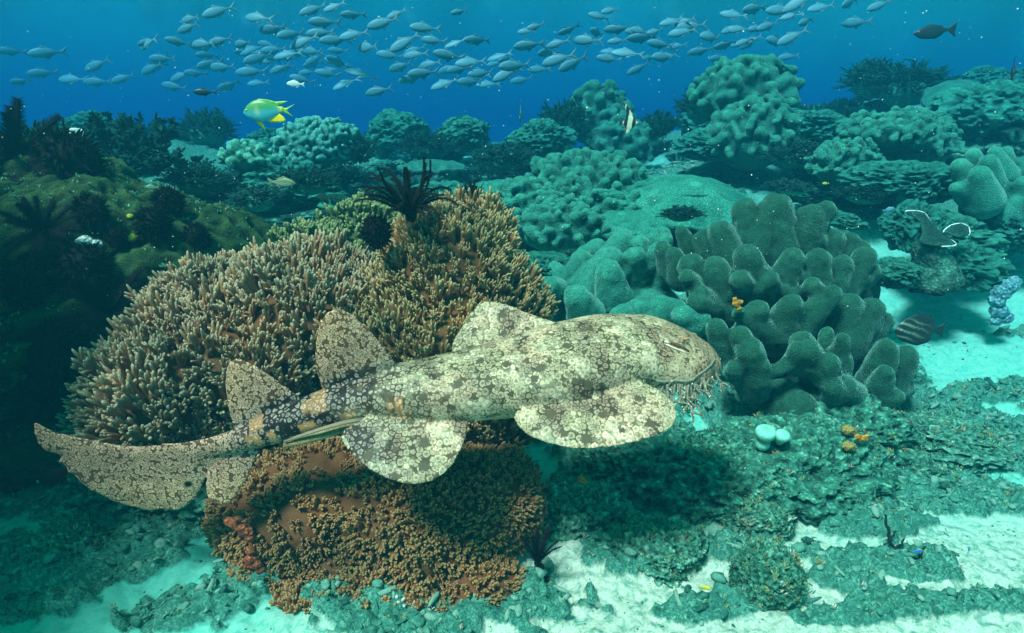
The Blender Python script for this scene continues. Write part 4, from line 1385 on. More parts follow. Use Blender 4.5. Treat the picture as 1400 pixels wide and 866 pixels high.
MARKS = [(365, 152, 'the yellow-finned damselfish'), (560, 255, 'the plumed feather star'), (1278, 45, 'the dark surgeonfish'), (860, 165, 'the striped moorish idol'), (1015, 120, 'the highest coral head'), (950, 245, 'the broad dome plate'), (1220, 180, 'the knobbly cushion coral'), (1060, 300, 'the big leather coral'),
         (1285, 310, 'the white-rimmed cup coral'), (1365, 240, 'the folded coral at the right edge'), (1255, 450, 'the dark streaked fish'), (100, 250, 'the olive mound'), (712, 158, 'the slim pale fish'), (1330, 122, 'the dim dome coral'), (425, 210, 'the pale ruffled coral'), (770, 270, 'the wide knob bank'), (90, 195, 'the white upright sponge')]
labels_used = set()
def auto_label(px, py, tone, what):
    order = sorted(MARKS, key=lambda m: (m[0] - px) ** 2 + (m[1] - py) ** 2)
    size = ''
    for extra in ('', 'small ', 'ragged ', 'low ', 'rounded ', 'uneven '):
        for mx, my, nm in order[:4]:
            dx, dy = px - mx, py - my
            if abs(dx) > 2.2 * abs(dy): dr = 'left of' if dx < 0 else 'right of'
            elif abs(dy) > 2.2 * abs(dx): dr = 'above' if dy < 0 else 'below'
            else: dr = ('upper ' if dy < 0 else 'lower ') + ('left of' if dx < 0 else 'right of')
            lab = f'{extra}{tone} {what} {dr} {nm}'
            if lab not in labels_used:
                labels_used.add(lab)
                return lab
    return f'{tone} {what} near {order[0][2]}'
def put(kind, var, px, py, Y, wpx, squash=1.0, label=None, group=None, sink=.12):
    src = PROTO[kind][var]
    key = (kind, var)
    o = src if key not in used else src.copy()
    if key in used: COL.objects.link(o)
    used.add(key)
    p = at(px, py, Y)
    s = wpx * mpp(px, py, Y) / 2
    o.location = (p[0], p[1], p[2] - s * sink)
    o.rotation_euler = (rng.uniform(-.1, .1), rng.uniform(-.1, .1), rng.uniform(0, 6.28))
    o.scale = (s, s, s * squash)
    what, cat = KIND[kind]
    tag(o, label or auto_label(px, py, TONE[kind][var], what), cat, group)
    return o
# placed by hand where the photograph shows a clear shape
HAND = [('tuft', 0, 165, 250, 3.9, 150, 1.0), ('tuft', 2, 150, 205, 4.0, 110, 1.0), ('tuft', 0, 200, 215, 4.0, 120, 1.0), ('tuft', 0, 35, 215, 3.6, 90, .9), ('bush', 0, 60, 232, 3.5, 120, .8), ('tuft', 1, 215, 235, 3.8, 100, .9),
        ('tuft', 1, 490, 220, 5.0, 70, 1.0), ('tuft', 2, 470, 250, 4.6, 90, .7), ('leaf', 1, 300, 310, 3.5, 70, .8), ('leaf', 1, 370, 312, 3.4, 100, .45), ('leaf', 1, 420, 300, 3.5, 80, .45), ('bush', 2, 350, 285, 3.9, 80, .6),
        ('bush', 1, 420, 262, 4.1, 90, .6), ('leaf', 0, 465, 285, 3.7, 80, .7), ('bush', 1, 275, 262, 4.0, 100, .6), ('tuft', 1, 255, 245, 4.3, 100, .8), ('bush', 2, 520, 275, 3.6, 60, .6), ('leaf', 1, 400, 335, 3.1, 90, .5),
        ('rock', 0, 545, 200, 7.0, 90, .9), ('rock', 1, 630, 205, 7.2, 90, .8), ('bush', 0, 590, 215, 6.4, 90, .6), ('rock', 2, 740, 215, 6.2, 90, .7), ('bush', 1, 690, 230, 5.6, 90, .6), ('bush', 0, 770, 195, 7.0, 80, 1.0),
        ('tuft', 0, 905, 185, 6.4, 70, 1.0), ('rock', 0, 975, 215, 5.6, 100, .7), ('bush', 0, 960, 165, 6.4, 70, 1.0), ('bush', 1, 1090, 225, 4.9, 90, .6), ('rock', 0, 1100, 195, 5.6, 110, .7), ('tuft', 0, 1150, 180, 5.8, 90, .8),
        ('bush', 0, 1240, 140, 7.0, 110, .7), ('bush', 1, 1190, 130, 7.4, 90, .8), ('tuft', 1, 1280, 120, 7.4, 80, .7), ('rock', 2, 1340, 200, 5.2, 150, .7), ('bush', 0, 1385, 170, 5.4, 90, .9), ('rock', 0, 1210, 260, 4.1, 120, .6), ('rock', 0, 1255, 275, 3.9, 110, .8), ('bush', 1, 1180, 275, 4.0, 80, .5),
        ('rock', 1, 1300, 350, 3.5, 120, .8), ('rock', 2, 1240, 340, 3.5, 90, .9), ('bush', 2, 1265, 385, 3.15, 70, .4), ('rock', 2, 1310, 392, 3.15, 110, .7), ('rock', 1, 1215, 390, 3.0, 80, .8), ('rock', 0, 1380, 335, 3.5, 100, .9), ('bush', 0, 1340, 325, 3.6, 80, .7),
        ('rock', 1, 1150, 310, 3.7, 70, .5), ('bush', 2, 1075, 262, 4.3, 70, .4), ('rock', 0, 640, 300, 4.4, 90, .7), ('leaf', 0, 780, 350, 3.3, 60, .4), ('rock', 0, 745, 370, 3.2, 80, .6), ('bush', 0, 930, 300, 3.6, 60, .5)]
for h in HAND: put(*h)
# the hazy growth between them, carried on the ground
g2 = np.random.default_rng(77)
cnt = 0
boxes = [(h[2], h[3]) for h in HAND]
for t in range(4000):
    if cnt >= 190: break
    x, y = g2.uniform(-5.5, 7.0), g2.uniform(3.9, 10.5)
    z = ground(x, y)
    d = np.array([x, y, z]) - CAM
    zz = d @ FWD
    px, py = 700 + F * d[0] / zz, 433 - F * (d @ UPV) / zz
    if not (-40 < px < 1440 and 100 < py < 330): continue
    if 830 < px < 1050 and 225 < py < 310: continue
    if any(abs(px - bx) < 17 and abs(py - by) < 10 for bx, by in boxes): continue
    boxes.append((px, py))
    kind = ['bush', 'rock', 'tuft', 'leaf', 'tuft'][int(g2.integers(0, 5))]
    var = int(g2.integers(0, len(PROTO[kind])))
    if var == 2 and kind == 'bush' and g2.random() < .6: var = 0
    put(kind, var, px, py, y, g2.uniform(.35, .75) / mpp(px, py, y), g2.uniform(.5, .9))
    cnt += 1

# ---------------------------------------------------------------- fish
def fish_mesh(name, prof, wid, fins, pig, seg=26, ring=14, bend=0.0, rough_=.45, spec=.4, metal=0.0):
    """prof: (x, top, bottom) with the nose at x=0 and the tail root at x=1; nose points to -x; fins: outlines in the same plane."""
    prof = np.array(prof, float)
    xs = np.concatenate([np.linspace(0, .12, 7), np.linspace(.12, 1, seg)[1:]])
    def ip(c): return np.interp(xs, prof[:, 0], prof[:, c])
    top, bot = ip(1), ip(2)
    k = np.ones(3) / 3
    for _ in range(2):
        top[1:-1] = np.convolve(top, k, 'valid'); bot[1:-1] = np.convolve(bot, k, 'valid')
    V = []
    for x, t, b_ in zip(xs, top, bot):
        c, h = (t + b_) / 2, max((t - b_) / 2, .004)
        w = wid * h * (1.0 if x > .12 else 1.0) * (1 - .35 * x)
        w = min(w, wid * .2)
        for j in range(ring):
            a = 2 * math.pi * j / ring
            V.append([x, w * math.sin(a) * abs(math.sin(a)) ** .15, c + h * math.cos(a)])
    n_ = len(xs)
    Fc = [[i * ring + j, i * ring + (j + 1) % ring, (i + 1) * ring + (j + 1) % ring, (i + 1) * ring + j] for i in range(n_ - 1) for j in range(ring)]
    Fc += [list(range(ring))[::-1], [(n_ - 1) * ring + j for j in range(ring)]]
    mb = MB(); mb.add(V, Fc, 0)
    for pts, yoff, splay in fins:
        P = [[x, yoff + splay * abs(z - pts[0][1]), z] for x, z in pts]
        v, f, dm = slab(P, .014, .005, .06, .035)
        mb.add(v, f, 1)
    VV = mb.verts(); A_ = np.concatenate(mb.A)
    col = pig(VV, A_)
    if bend: VV[:, 1] += bend * np.maximum(0, VV[:, 0] - .35) ** 2
    m, n, l, b = newmat(name + ' skin', rough_, spec)
    b.inputs['Metallic'].default_value = metal
    c = attr_node(n, 'pig', 'Color')
    v = vor_node(n, l, coords(n), 55)
    l.new(mixc(n, l, 1.0, c, ramp(n, l, v, [(.1, (1.12, 1.12, 1.12)), (.6, (.85, .85, .85))]), 'MULTIPLY'), b.inputs['Base Color'])
    VV = VV - np.array([.5, 0, 0])
    o = mesh_obj(name, VV, mb.F, m, origin=None)
    attr(o, 'pig', np.clip(col, 0, 1))
    return o

m_eyeb = flat_mat('fish pupil', (.01, .01, .01), .15, .6)
m_eyew = flat_mat('fish iris', (.55, .60, .45), .3, .5)
def fish_eyes(o, x, z, r, w):
    for sg in (-1, 1):
        for nm, rr, off, mt in (('iris', r, 0, m_eyew), ('pupil', r * .62, r * .30, m_eyeb)):
            V, Fc = blob([0, 0, 0], [rr, rr * .45, rr], 2)
            me = mesh_obj('eye' if nm == 'iris' else 'pupil', V, Fc, mt, origin=None)
            me.parent = o if nm == 'iris' else last
            me.location = (x - .5, sg * w, z) if nm == 'iris' else (0, sg * off, 0)
            last = me
def pose(o, px, py, Y, len_px, yaw=0.0, pitch=0.0, roll=0.0):
    """yaw 0: nose to the left of the view; 180: nose to the right"""
    s = len_px * mpp(px, py, Y)
    o.location = at(px, py, Y)
    o.rotation_euler = (R(roll), R(pitch), R(yaw))
    o.scale = (s, s, s)
    return o
def C3(*a): return np.array(a)
# yellow-finned damselfish
def pig(V, fin):
    z = V[:, 2]; x = V[:, 0]
    t = sstep(-.10, .12, z)[:, None]
    c = C3(.06, .46, .58) * (1 - t) + C3(.04, .28, .07) * t
    c = c + sstep(.84, .98, x)[:, None] * (C3(.60, .60, .02) - c)
    f = (fin > .5)[:, None]
    fcol = np.where((z > 0)[:, None], C3(.10, .38, .06), C3(.80, .66, .02))
    fcol = np.where((x > .98)[:, None], C3(.22, .50, .06), fcol)
    c = np.where(f, fcol, c)
    p = np.exp(-(((x - .36) / .06) ** 2 + ((z - .0) / .09) ** 2))[:, None]
    return c + .6 * p * (C3(.62, .72, .35) - c) * (1 - f)
dam = fish_mesh('damselfish', [(0, .02, -.01), (.04, .08, -.07), (.12, .17, -.15), (.28, .27, -.23), (.45, .29, -.26), (.62, .24, -.23), (.8, .13, -.14), (.92, .06, -.08), (1, .05, -.06)], .42,
    [([(.30, .25), (.45, .30), (.65, .26), (.85, .19), (1.16, .175), (1.0, .12), (.88, .07), (.7, .1)], 0, 0),
     ([(.95, .04), (1.08, .01), (1.32, .09), (1.12, -.02), (1.08, -.06), (1.22, -.22), (1.02, -.10), (.95, -.06)], 0, 0),
     ([(.50, -.22), (.62, -.28), (.85, -.32), (1.02, -.29), (.96, -.18), (.88, -.10), (.7, -.15)], 0, 0),
     ([(.24, -.20), (.32, -.32), (.44, -.46), (.42, -.30), (.40, -.22)], .02, .15)], pig, rough_=.4)
fish_eyes(dam, .105, .055, .030, .052)
pose(dam, 360, 152, 1.55, 54, 4, -6)
tag(dam, 'bright green damselfish with yellow fins swimming alone in the blue water', 'fish')
# dark surgeonfish, upper right
def pig_dark(V, fin): return np.tile(C3(.018, .022, .028), (len(V), 1))
surg_prof = [(0, .03, .0), (.05, .07, -.04), (.2, .15, -.14), (.45, .19, -.19), (.7, .14, -.14), (.9, .05, -.05), (1, .03, -.03)]
surg = fish_mesh('surgeonfish', surg_prof, .38, [([(.2, .13), (.45, .21), (.8, .13), (.85, .06), (.5, .12)], 0, 0), ([(.4, -.16), (.6, -.20), (.82, -.12), (.85, -.06), (.5, -.1)], 0, 0),
    ([(.96, .03), (1.08, .10), (1.24, .16), (1.19, .04), (1.17, -.06), (1.19, -.24), (1.10, -.16), (.96, -.03)], 0, 0)], pig_dark)
fish_eyes(surg, .12, .05, .018, .05)
pose(surg, 1273, 44, 4.6, 48, 0, -8)
tag(surg, 'dark surgeonfish with a forked tail swimming left in the open water at upper right', 'fish')
s2 = fish_mesh('surgeonfish', [(0, .02, -.02), (.1, .12, -.12), (.35, .22, -.2), (.6, .19, -.18), (.85, .07, -.07), (1, .035, -.035)], .5, [([(.25, .2), (.5, .26), (.8, .14), (.5, .12)], 0, 0), ([(.35, -.18), (.6, -.24), (.85, -.1), (.5, -.1)], 0, 0),
    ([(.95, .04), (1.15, .2), (1.22, .18), (1.12, 0), (1.22, -.2), (1.15, -.2), (.95, -.04)], 0, 0)], pig_dark)
fish_eyes(s2, .12, .05, .02, .06)
pose(s2, 1385, 97, 3.6, 30, 60, -62, 0)
tag(s2, 'small black surgeonfish diving nose up at the far right edge', 'fish')
s2['label'] = 'small black fish seen end-on, tilted upright at the far right edge'
# streaked dark fish by the sand
def pig_streak(V, fin):
    x, z = V[:, 0], V[:, 2]
    w = np.sin((z + .30 * x) * 40 + 2.2 * vnoise(V * np.array([3.5, 0, 5]) + 3, 4))
    m = sstep(.35, .8, w) * sstep(.95, .25, x) * sstep(.34, .15, np.abs(z))
    return C3(.012, .022, .018) + m[:, None] * (C3(.22, .30, .20) - C3(.012, .022, .018))
sf = fish_mesh('streaked_fish', [(0, .0, -.06), (.06, .12, -.16), (.2, .26, -.28), (.45, .37, -.36), (.7, .36, -.36), (.88, .22, -.24), (.96, .07, -.08), (1, .06, -.07)], .3,
    [([(.2, .24), (.5, .40), (.8, .36), (.92, .2), (.6, .2)], 0, 0), ([(.3, -.3), (.6, -.40), (.86, -.32), (.92, -.18), (.6, -.2)], 0, 0),
     ([(.97, .05), (1.06, .08), (1.2, .19), (1.18, .05), (1.17, -.08), (1.2, -.20), (1.06, -.12), (.97, -.06)], 0, 0)], pig_streak, seg=90, ring=64)
fish_eyes(sf, .13, .0, .03, .05)
pose(sf, 1252, 451, 2.65, 58, 2, 0)
tag(sf, 'dark oval fish with pale wavy streaks hovering at the edge of the pale sand', 'fish')
# moorish idols
def pig_idol(V, fin):
    x = V[:, 0] + .12 * V[:, 2]
    c = np.tile(C3(.70, .72, .45), (len(V), 1))
    c = np.where(((x > .16) & (x < .38))[:, None], C3(.01, .012, .015), c)
    c = np.where(((x > .68) & (x < .92))[:, None], C3(.01, .012, .015), c)
    return np.where((x > 1.0)[:, None], C3(.02, .02, .02), c)
idol_prof = [(0, .02, -.02), (.1, .05, -.05), (.2, .18, -.2), (.45, .42, -.42), (.7, .42, -.42), (.9, .14, -.14), (1, .06, -.06)]
idf = [([(.35, .30), (.45, .55), (.62, .85), (.85, 1.12), (1.25, 1.32), (.9, .95), (.78, .6), (.82, .3)], 0, 0), ([(.4, -.3), (.6, -.58), (.85, -.75), (.82, -.3)], 0, 0), ([(.96, .06), (1.2, .2), (1.2, -.2), (.96, -.06)], 0, 0)]
idol = fish_mesh('moorish_idol', idol_prof, .2, idf, pig_idol, seg=34)
pose(idol, 862, 168, 4.2, 22, 155, 0)
tag(idol, 'moorish idol with yellow and black bands and a trailing fin above the reef', 'fish')
i2 = fish_mesh('moorish_idol', idol_prof, .2, idf, pig_idol, seg=34)
pose(i2, 712, 160, 4.0, 20, 80, -10)
tag(i2, 'slim pale moorish idol seen end-on in the blue water over the reef', 'fish')
i3 = fish_mesh('moorish_idol', idol_prof, .2, idf, pig_idol, seg=34)
pose(i3, 817, 196, 4.4, 14, 75, 0)
tag(i3, 'tiny moorish idol seen end-on low above the hazy reef', 'fish')
# small reef fish
def plain(top, bot, finc):
    def f(V, fin):
        t = sstep(-.05, .06, V[:, 2])[:, None]
        c = np.array(bot) * (1 - t) + np.array(top) * t
        return np.where((fin > .5)[:, None], np.array(finc), c)
    return f
small_prof = [(0, .02, -.02), (.06, .08, -.08), (.2, .16, -.16), (.45, .21, -.22), (.7, .15, -.16), (.9, .06, -.06), (1, .05, -.05)]
small_fins = [([(.25, .17), (.5, .27), (.85, .14), (.6, .1)], 0, 0), ([(.5, -.18), (.7, -.26), (.86, -.12), (.6, -.1)], 0, 0), ([(.96, .05), (1.22, .17), (1.14, 0), (1.22, -.17), (.96, -.05)], 0, 0)]
def small(name, px, py, Y, L, yaw, pitch, cols, label, eye=True):
    o = fish_mesh(name, small_prof, .4, small_fins, plain(*cols))
    if eye: fish_eyes(o, .13, .04, .03, .055)
    pose(o, px, py, Y, L, yaw, pitch)
    tag(o, label, 'fish')
small('damselfish', 388, 250, 2.7, 32, 178, -3, ((.14, .22, .08), (.28, .38, .30), (.16, .24, .14)), 'grey green damselfish facing right over the pale leaf corals')
small('reef_fish', 72, 652, 1.62, 62, -8, -25, ((.030, .010, .008), (.022, .008, .006), (.02, .01, .01)), 'dark maroon fish half hidden behind the tail fin of the shark')
small('damselfish', 206, 256, 2.5, 15, 10, 5, ((.10, .26, .16), (.22, .40, .34), (.15, .3, .2)), 'tiny green fish resting over the olive mound', False)
small('damselfish', 965, 804, 1.42, 15, 160, 0, ((.80, .62, .02), (.85, .68, .04), (.8, .6, .02)), 'tiny yellow damselfish over the sand left of the round boulder', False)
small('damselfish', 1197, 790, 1.5, 20, 15, 10, ((.80, .66, .02), (.80, .70, .05), (.8, .6, .02)), 'tiny yellow damselfish below the black branching coral', False)
small('damselfish', 1256, 754, 1.55, 16, 5, 0, ((.03, .20, .62), (.06, .30, .66), (.75, .65, .05)), 'tiny blue damselfish with a yellow tail among the black branches', False)
small('damselfish', 1325, 751, 1.58, 15, 40, 45, ((.02, .25, .62), (.05, .35, .66), (.45, .6, .1)), 'tiny blue damselfish diving over the white sand at lower right', False)
small('damselfish', 1128, 251, 3.6, 8, 0, 0, ((.6, .62, .05), (.65, .66, .08), (.6, .6, .05)), 'speck of a yellow fish above the big leather coral', False)
small('damselfish', 1216, 286, 3.0, 12, 160, 20, ((.08, .25, .42), (.2, .4, .5), (.1, .3, .4)), 'tiny blue grey fish left of the white-rimmed cup coral', False)
small('damselfish', 1325, 268, 2.9, 1, 0, 0, ((.1, .1, .1),) * 3, 'x', False) if False else None
# the school of jacks
def pig_jack(V, fin):
    t = sstep(-.02, .09, V[:, 2])[:, None]
    c = C3(.14, .35, .42) * (1 - t) + C3(.11, .29, .36) * t  # water haze painted in: fish colours set close to the water's
    c = np.where(((np.abs(V[:, 2] - .03) < .012) & (V[:, 0] > .55))[:, None], C3(.1, .16, .17), c)
    return np.where((fin > .5)[:, None], C3(.16, .26, .28), c)
jack_prof = [(0, .0, -.03), (.05, .07, -.08), (.18, .14, -.15), (.4, .18, -.19), (.62, .13, -.14), (.85, .045, -.045), (1, .02, -.02)]
jack_fins = [([(.40, .15), (.47, .25), (.60, .17), (.9, .05), (.7, .08)], 0, 0), ([(.50, -.15), (.57, -.25), (.68, -.15), (.9, -.05), (.7, -.08)], 0, 0),
             ([(.97, .02), (1.06, .06), (1.26, .21), (1.13, .02), (1.10, -.0), (1.13, -.03), (1.26, -.22), (1.06, -.07), (.97, -.02)], 0, 0), ([(.30, -.03), (.42, -.06), (.55, -.12), (.40, -.09)], .055, .1)]
j0 = fish_mesh('jack', jack_prof, .45, jack_fins, pig_jack, seg=20, ring=12, rough_=.5, spec=.3)
j1 = fish_mesh('jack', jack_prof, .45, jack_fins, pig_jack, seg=20, ring=12, bend=.18, rough_=.5, spec=.3)
JK = [(1090, 4, 50), (1065, 14, 46), (1030, 12, 44), (1168, 31, 44), (1120, 10, 40), (1160, 4, 42), (1006, 40, 36), (942, 36, 44), (970, 50, 46), (875, 52, 44), (930, 44, 40), (990, 62, 38), (905, 78, 42), (855, 72, 46), (1080, 52, 44), (1060, 56, 40), (842, 40, 40), (815, 44, 34),
      (800, 55, 44), (780, 88, 46), (760, 82, 48), (775, 42, 32), (720, 62, 44), (700, 90, 48), (745, 72, 38), (640, 85, 44), (650, 55, 40), (690, 102, 44), (655, 100, 40), (610, 75, 44), (605, 115, 42), (640, 112, 38), (575, 100, 44), (560, 108, 40), (578, 38, 44), (550, 60, 48), (545, 92, 40),
      (520, 32, 46), (515, 125, 40), (500, 65, 46), (490, 100, 44), (470, 115, 40), (455, 55, 44), (440, 30, 44), (425, 14, 40), (412, 58, 44), (395, 47, 42), (390, 75, 40), (350, 80, 38), (340, 98, 38), (335, 73, 30), (295, 16, 40), (350, 24, 38), (370, 40, 40), (435, 45, 40), (480, 48, 42),
      (300, 92, 36), (285, 88, 34), (310, 118, 34), (275, 60, 34), (200, 60, 38), (205, 95, 34), (130, 90, 36), (60, 72, 40), (95, 108, 36), (55, 100, 34), (130, 112, 34), (12, 70, 32), (235, 118, 32), (245, 105, 30), (665, 115, 34), (530, 75, 38), (590, 55, 36), (625, 95, 36), (735, 95, 34),
      (830, 80, 36), (870, 95, 34), (900, 60, 38), (955, 70, 36), (1000, 20, 38), (915, 30, 34), (680, 78, 36), (460, 84, 36), (445, 100, 34), (410, 108, 34), (425, 70, 36), (380, 95, 32), (565, 75, 36), (585, 88, 34), (1200, 8, 36), (1048, 36, 36), (760, 60, 34), (710, 110, 32), (480, 20, 36), (330, 60, 30), (265, 100, 28), (165, 108, 30), (25, 112, 30), (980, 80, 32), (1100, 30, 34), (540, 20, 30), (620, 60, 32)]
g3 = np.random.default_rng(12)
for q in range(60):                          # fainter ones behind the front rank
    x = g3.uniform(180, 1130); JK.append((x, (72 if x < 620 else 72 - (x - 620) * .08) + g3.normal(0, 26), g3.uniform(24, 33)))
JK = [j for j in JK if 2 < j[1] < 140]
far_n = 0
for k, (px, py, L) in enumerate(JK):
    o = (j0, j1)[k] if k < 2 else (j0, j1)[int(g3.integers(0, 2))].copy()
    if k >= 2: COL.objects.link(o)
    Y = min(6.6 * 46 / L * g3.uniform(.9, 1.05) + (.8 if px < 380 else 0), 10.0 if py > 60 else 7.0)
    Lm = L / 1.2 * (1.15 if px < 380 else 1)
    pose(o, px, py, Y, Lm, g3.normal(6, 20), g3.normal(-7, 10), g3.normal(0, 14))
    if k in (0, 3):
        tag(o, ['large silver jack cut by the top edge, uppermost of the school at right', '', '', 'bright silver jack swimming alone right of the school'][k], 'fish', 'school of jacks')
    else:
        tag(o, 'silver jack swimming left within the crowded school under the surface', 'fish', 'school of jacks')
dj = fish_mesh('reef_fish', jack_prof, .45, jack_fins, pig_dark, seg=20, ring=12)
pose(dj, 278, 126, 4.5, 26, 10, 0); tag(dj, 'dim dark fish below the left end of the jack school', 'fish')
sj = fish_mesh('reef_fish', small_prof, .3, small_fins, plain((.75, .85, .8), (.85, .9, .85), (.8, .85, .8)))
pose(sj, 402, 115, 4.2, 20, 5, 3); tag(sj, 'thin pale fish just above the yellow-finned damselfish', 'fish')

# ---------------------------------------------------------------- sponges, tunicates and rocks in front
def floor_at(px, py):
    """where the sight line through a pixel meets the seabed"""
    d = ray(px, py); lo, hi = .8, 9.0
    for t in np.arange(.8, 9, .04):
        p = CAM + d * t
        if p[2] < ground(p[0], p[1]):
            hi = t; lo = t - .04; break
    for _ in range(20):
        mid = (lo + hi) / 2; p = CAM + d * mid
        if p[2] < ground(p[0], p[1]): hi = mid
        else: lo = mid
    return CAM + d * hi
m_pt = coral_mat('pale teal tunicate', (.14, .48, .36), (.22, .58, .44), scale=8, polyp=300, bumpd=.001, rough=.6)
def lathe(c, axis, prof, n=24):
    M = frame_from(axis, 0)
    path = [np.asarray(c) + M @ np.array([0, 0, z]) for z, r in prof]
    V = []
    for (z, r) in prof:
        for j in range(n):
            a = 2 * math.pi * j / n
            V.append(np.asarray(c) + M @ np.array([r * math.cos(a), r * math.sin(a), z]))
    Fc = [[i * n + j, i * n + (j + 1) % n, (i + 1) * n + (j + 1) % n, (i + 1) * n + j] for i in range(len(prof) - 1) for j in range(n)]
    Fc += [list(range(n))[::-1], [(len(prof) - 1) * n + j for j in range(n)]]
    return np.array(V), Fc
Yt = 2.02
s = mpp(1045, 590, Yt) * .86
prof = [(-10 * s, 8 * s), (-4 * s, 11 * s), (2 * s, 11 * s), (7 * s, 9.5 * s), (11 * s, 11 * s), (16 * s, 14.5 * s), (22 * s, 16 * s), (26 * s, 15 * s), (29 * s, 12 * s), (30 * s, 7 * s), (30 * s, 1 * s)]
o = mesh_obj('tunicate', *lathe(at(1043, 606, Yt), (0, -.25, 1), prof), m_pt)
tag(o, 'larger waisted pale mint tunicate beneath the big leather coral', 'tunicate')
prof = [(-8 * s, 5 * s), (-2 * s, 7 * s), (4 * s, 10 * s), (10 * s, 11.5 * s), (14 * s, 10 * s), (16 * s, 6 * s), (16.5 * s, 1 * s)]
o = mesh_obj('tunicate', *lathe(at(1067, 601, Yt - .02), (.1, -.45, 1), prof), m_pt)
tag(o, 'smaller round pale mint tunicate, right one of the pair', 'tunicate')

m_rk = [coral_mat('encrusted rock', (.02, .11, .075), (.08, .26, .18), (.34, .54, .40), 30, 70, .008),
        coral_mat('warm encrusted rock', (.09, .05, .035), (.26, .20, .11), (.50, .44, .28), 34, 80, .007),
        coral_mat('dark algae rock', (.012, .075, .05), (.045, .20, .135), (.20, .47, .34), 26, 60, .010)]
ROCKV = []
def boulder(px, py, Y, wpx, hpx, mat, label, seed, name='reef_rock', depth=.9, amp=.30):
    sc_ = mpp(px, py, Y)
    V, Fc = ico(6)
    nn = fbm(V * 1.4 + seed * 5, 3, seed); rr = np.abs(fbm(V * 3.4 + seed, 4, seed + 4, .62)); fn = fbm(V * 16, 3, seed + 8, .65)
    V = V * (1 + amp * nn - amp * 1.2 * rr + .10 * fn)[:, None]
    c = at(px, py, Y)
    V = V * np.array([wpx * sc_ / 2, wpx * sc_ / 2 * depth, hpx * sc_ / 2]) * 1.15 + c
    o = mesh_obj(name, V, Fc, mat)
    tag(o, label, 'rock')
    ROCKV.append(V[V[:, 2] > c[2] - hpx * sc_ * .25])
    return o
boulder(675, 860, 1.42, 160, 80, m_rk[1], 'warm grey encrusted rock at the bottom edge under the rust coral', 21)
boulder(560, 845, 1.52, 150, 90, m_rk[2], 'dark hollow rock carrying the rust coral at the bottom edge', 22)
boulder(1050, 790, 1.46, 86, 92, m_rk[2], 'round algae covered boulder standing on the white sand', 23, depth=.9, amp=.2)
boulder(108, 762, 1.62, 78, 84, m_rk[0], 'knobby rock alone on the sand at lower left', 24)
boulder(1080, 640, 2.12, 210, 110, m_rk[2], 'rough rock ledge below the big leather coral', 25, amp=.36)
boulder(985, 665, 2.0, 170, 110, m_rk[2], 'dark rough rock below the chin tassels of the shark', 26, amp=.36)
boulder(1150, 590, 2.3, 170, 90, m_rk[2], 'dark rock at the foot of the big leather coral', 27)
boulder(880, 640, 2.1, 190, 100, m_rk[2], 'dim rough rock under the near side fin of the shark', 29, amp=.36)
boulder(790, 720, 1.85, 130, 110, m_rk[0], 'grey green rock right of the rust coral', 30, amp=.34)
boulder(900, 760, 1.62, 110, 80, m_rk[0], 'low rubble rock on the sand below the near fin', 31, amp=.34)
boulder(1035, 712, 1.80, 80, 60, m_rk[0], 'little ragged rock above the round boulder', 32, amp=.34)
boulder(1300, 690, 2.0, 220, 46, m_rk[0], 'long low ledge above the white sand channel at right', 33, amp=.3, depth=.6)
boulder(1370, 720, 1.9, 120, 50, m_rk[0], 'pale ledge at the lower right edge', 34, amp=.3)
boulder(1290, 600, 2.35, 150, 50, m_rk[0], 'low rubble hump right of the big leather coral', 35, amp=.34)
boulder(1235, 640, 2.2, 120, 50, m_rk[0], 'low green rubble hump above the black branching coral', 36, amp=.34)
m_ws = coral_mat('white crust', (.55, .62, .55), (.72, .76, .68), scale=30, polyp=90)
o = mesh_obj('sponge', *blob(at(72, 790, 1.57), np.array([17, 10, 15]) * mpp(72, 790, 1.57) , 3), m_ws)
Vx = verts_of(o); Vx = Vx * (1 + .35 * fbm(Vx * 60, 3, 3))[:, None]; o.data.vertices.foreach_set('co', Vx.ravel()); o.data.update()
tag(o, 'white sponge patch on the knobby rock at lower left', 'sponge')

boulder(380, 650, 1.95, 200, 90, m_rk[2], 'dark rock under the tail between the two brown corals', 41)
boulder(250, 625, 2.1, 260, 70, m_rk[2], 'dark rock footing under the wide brown finger coral', 42)
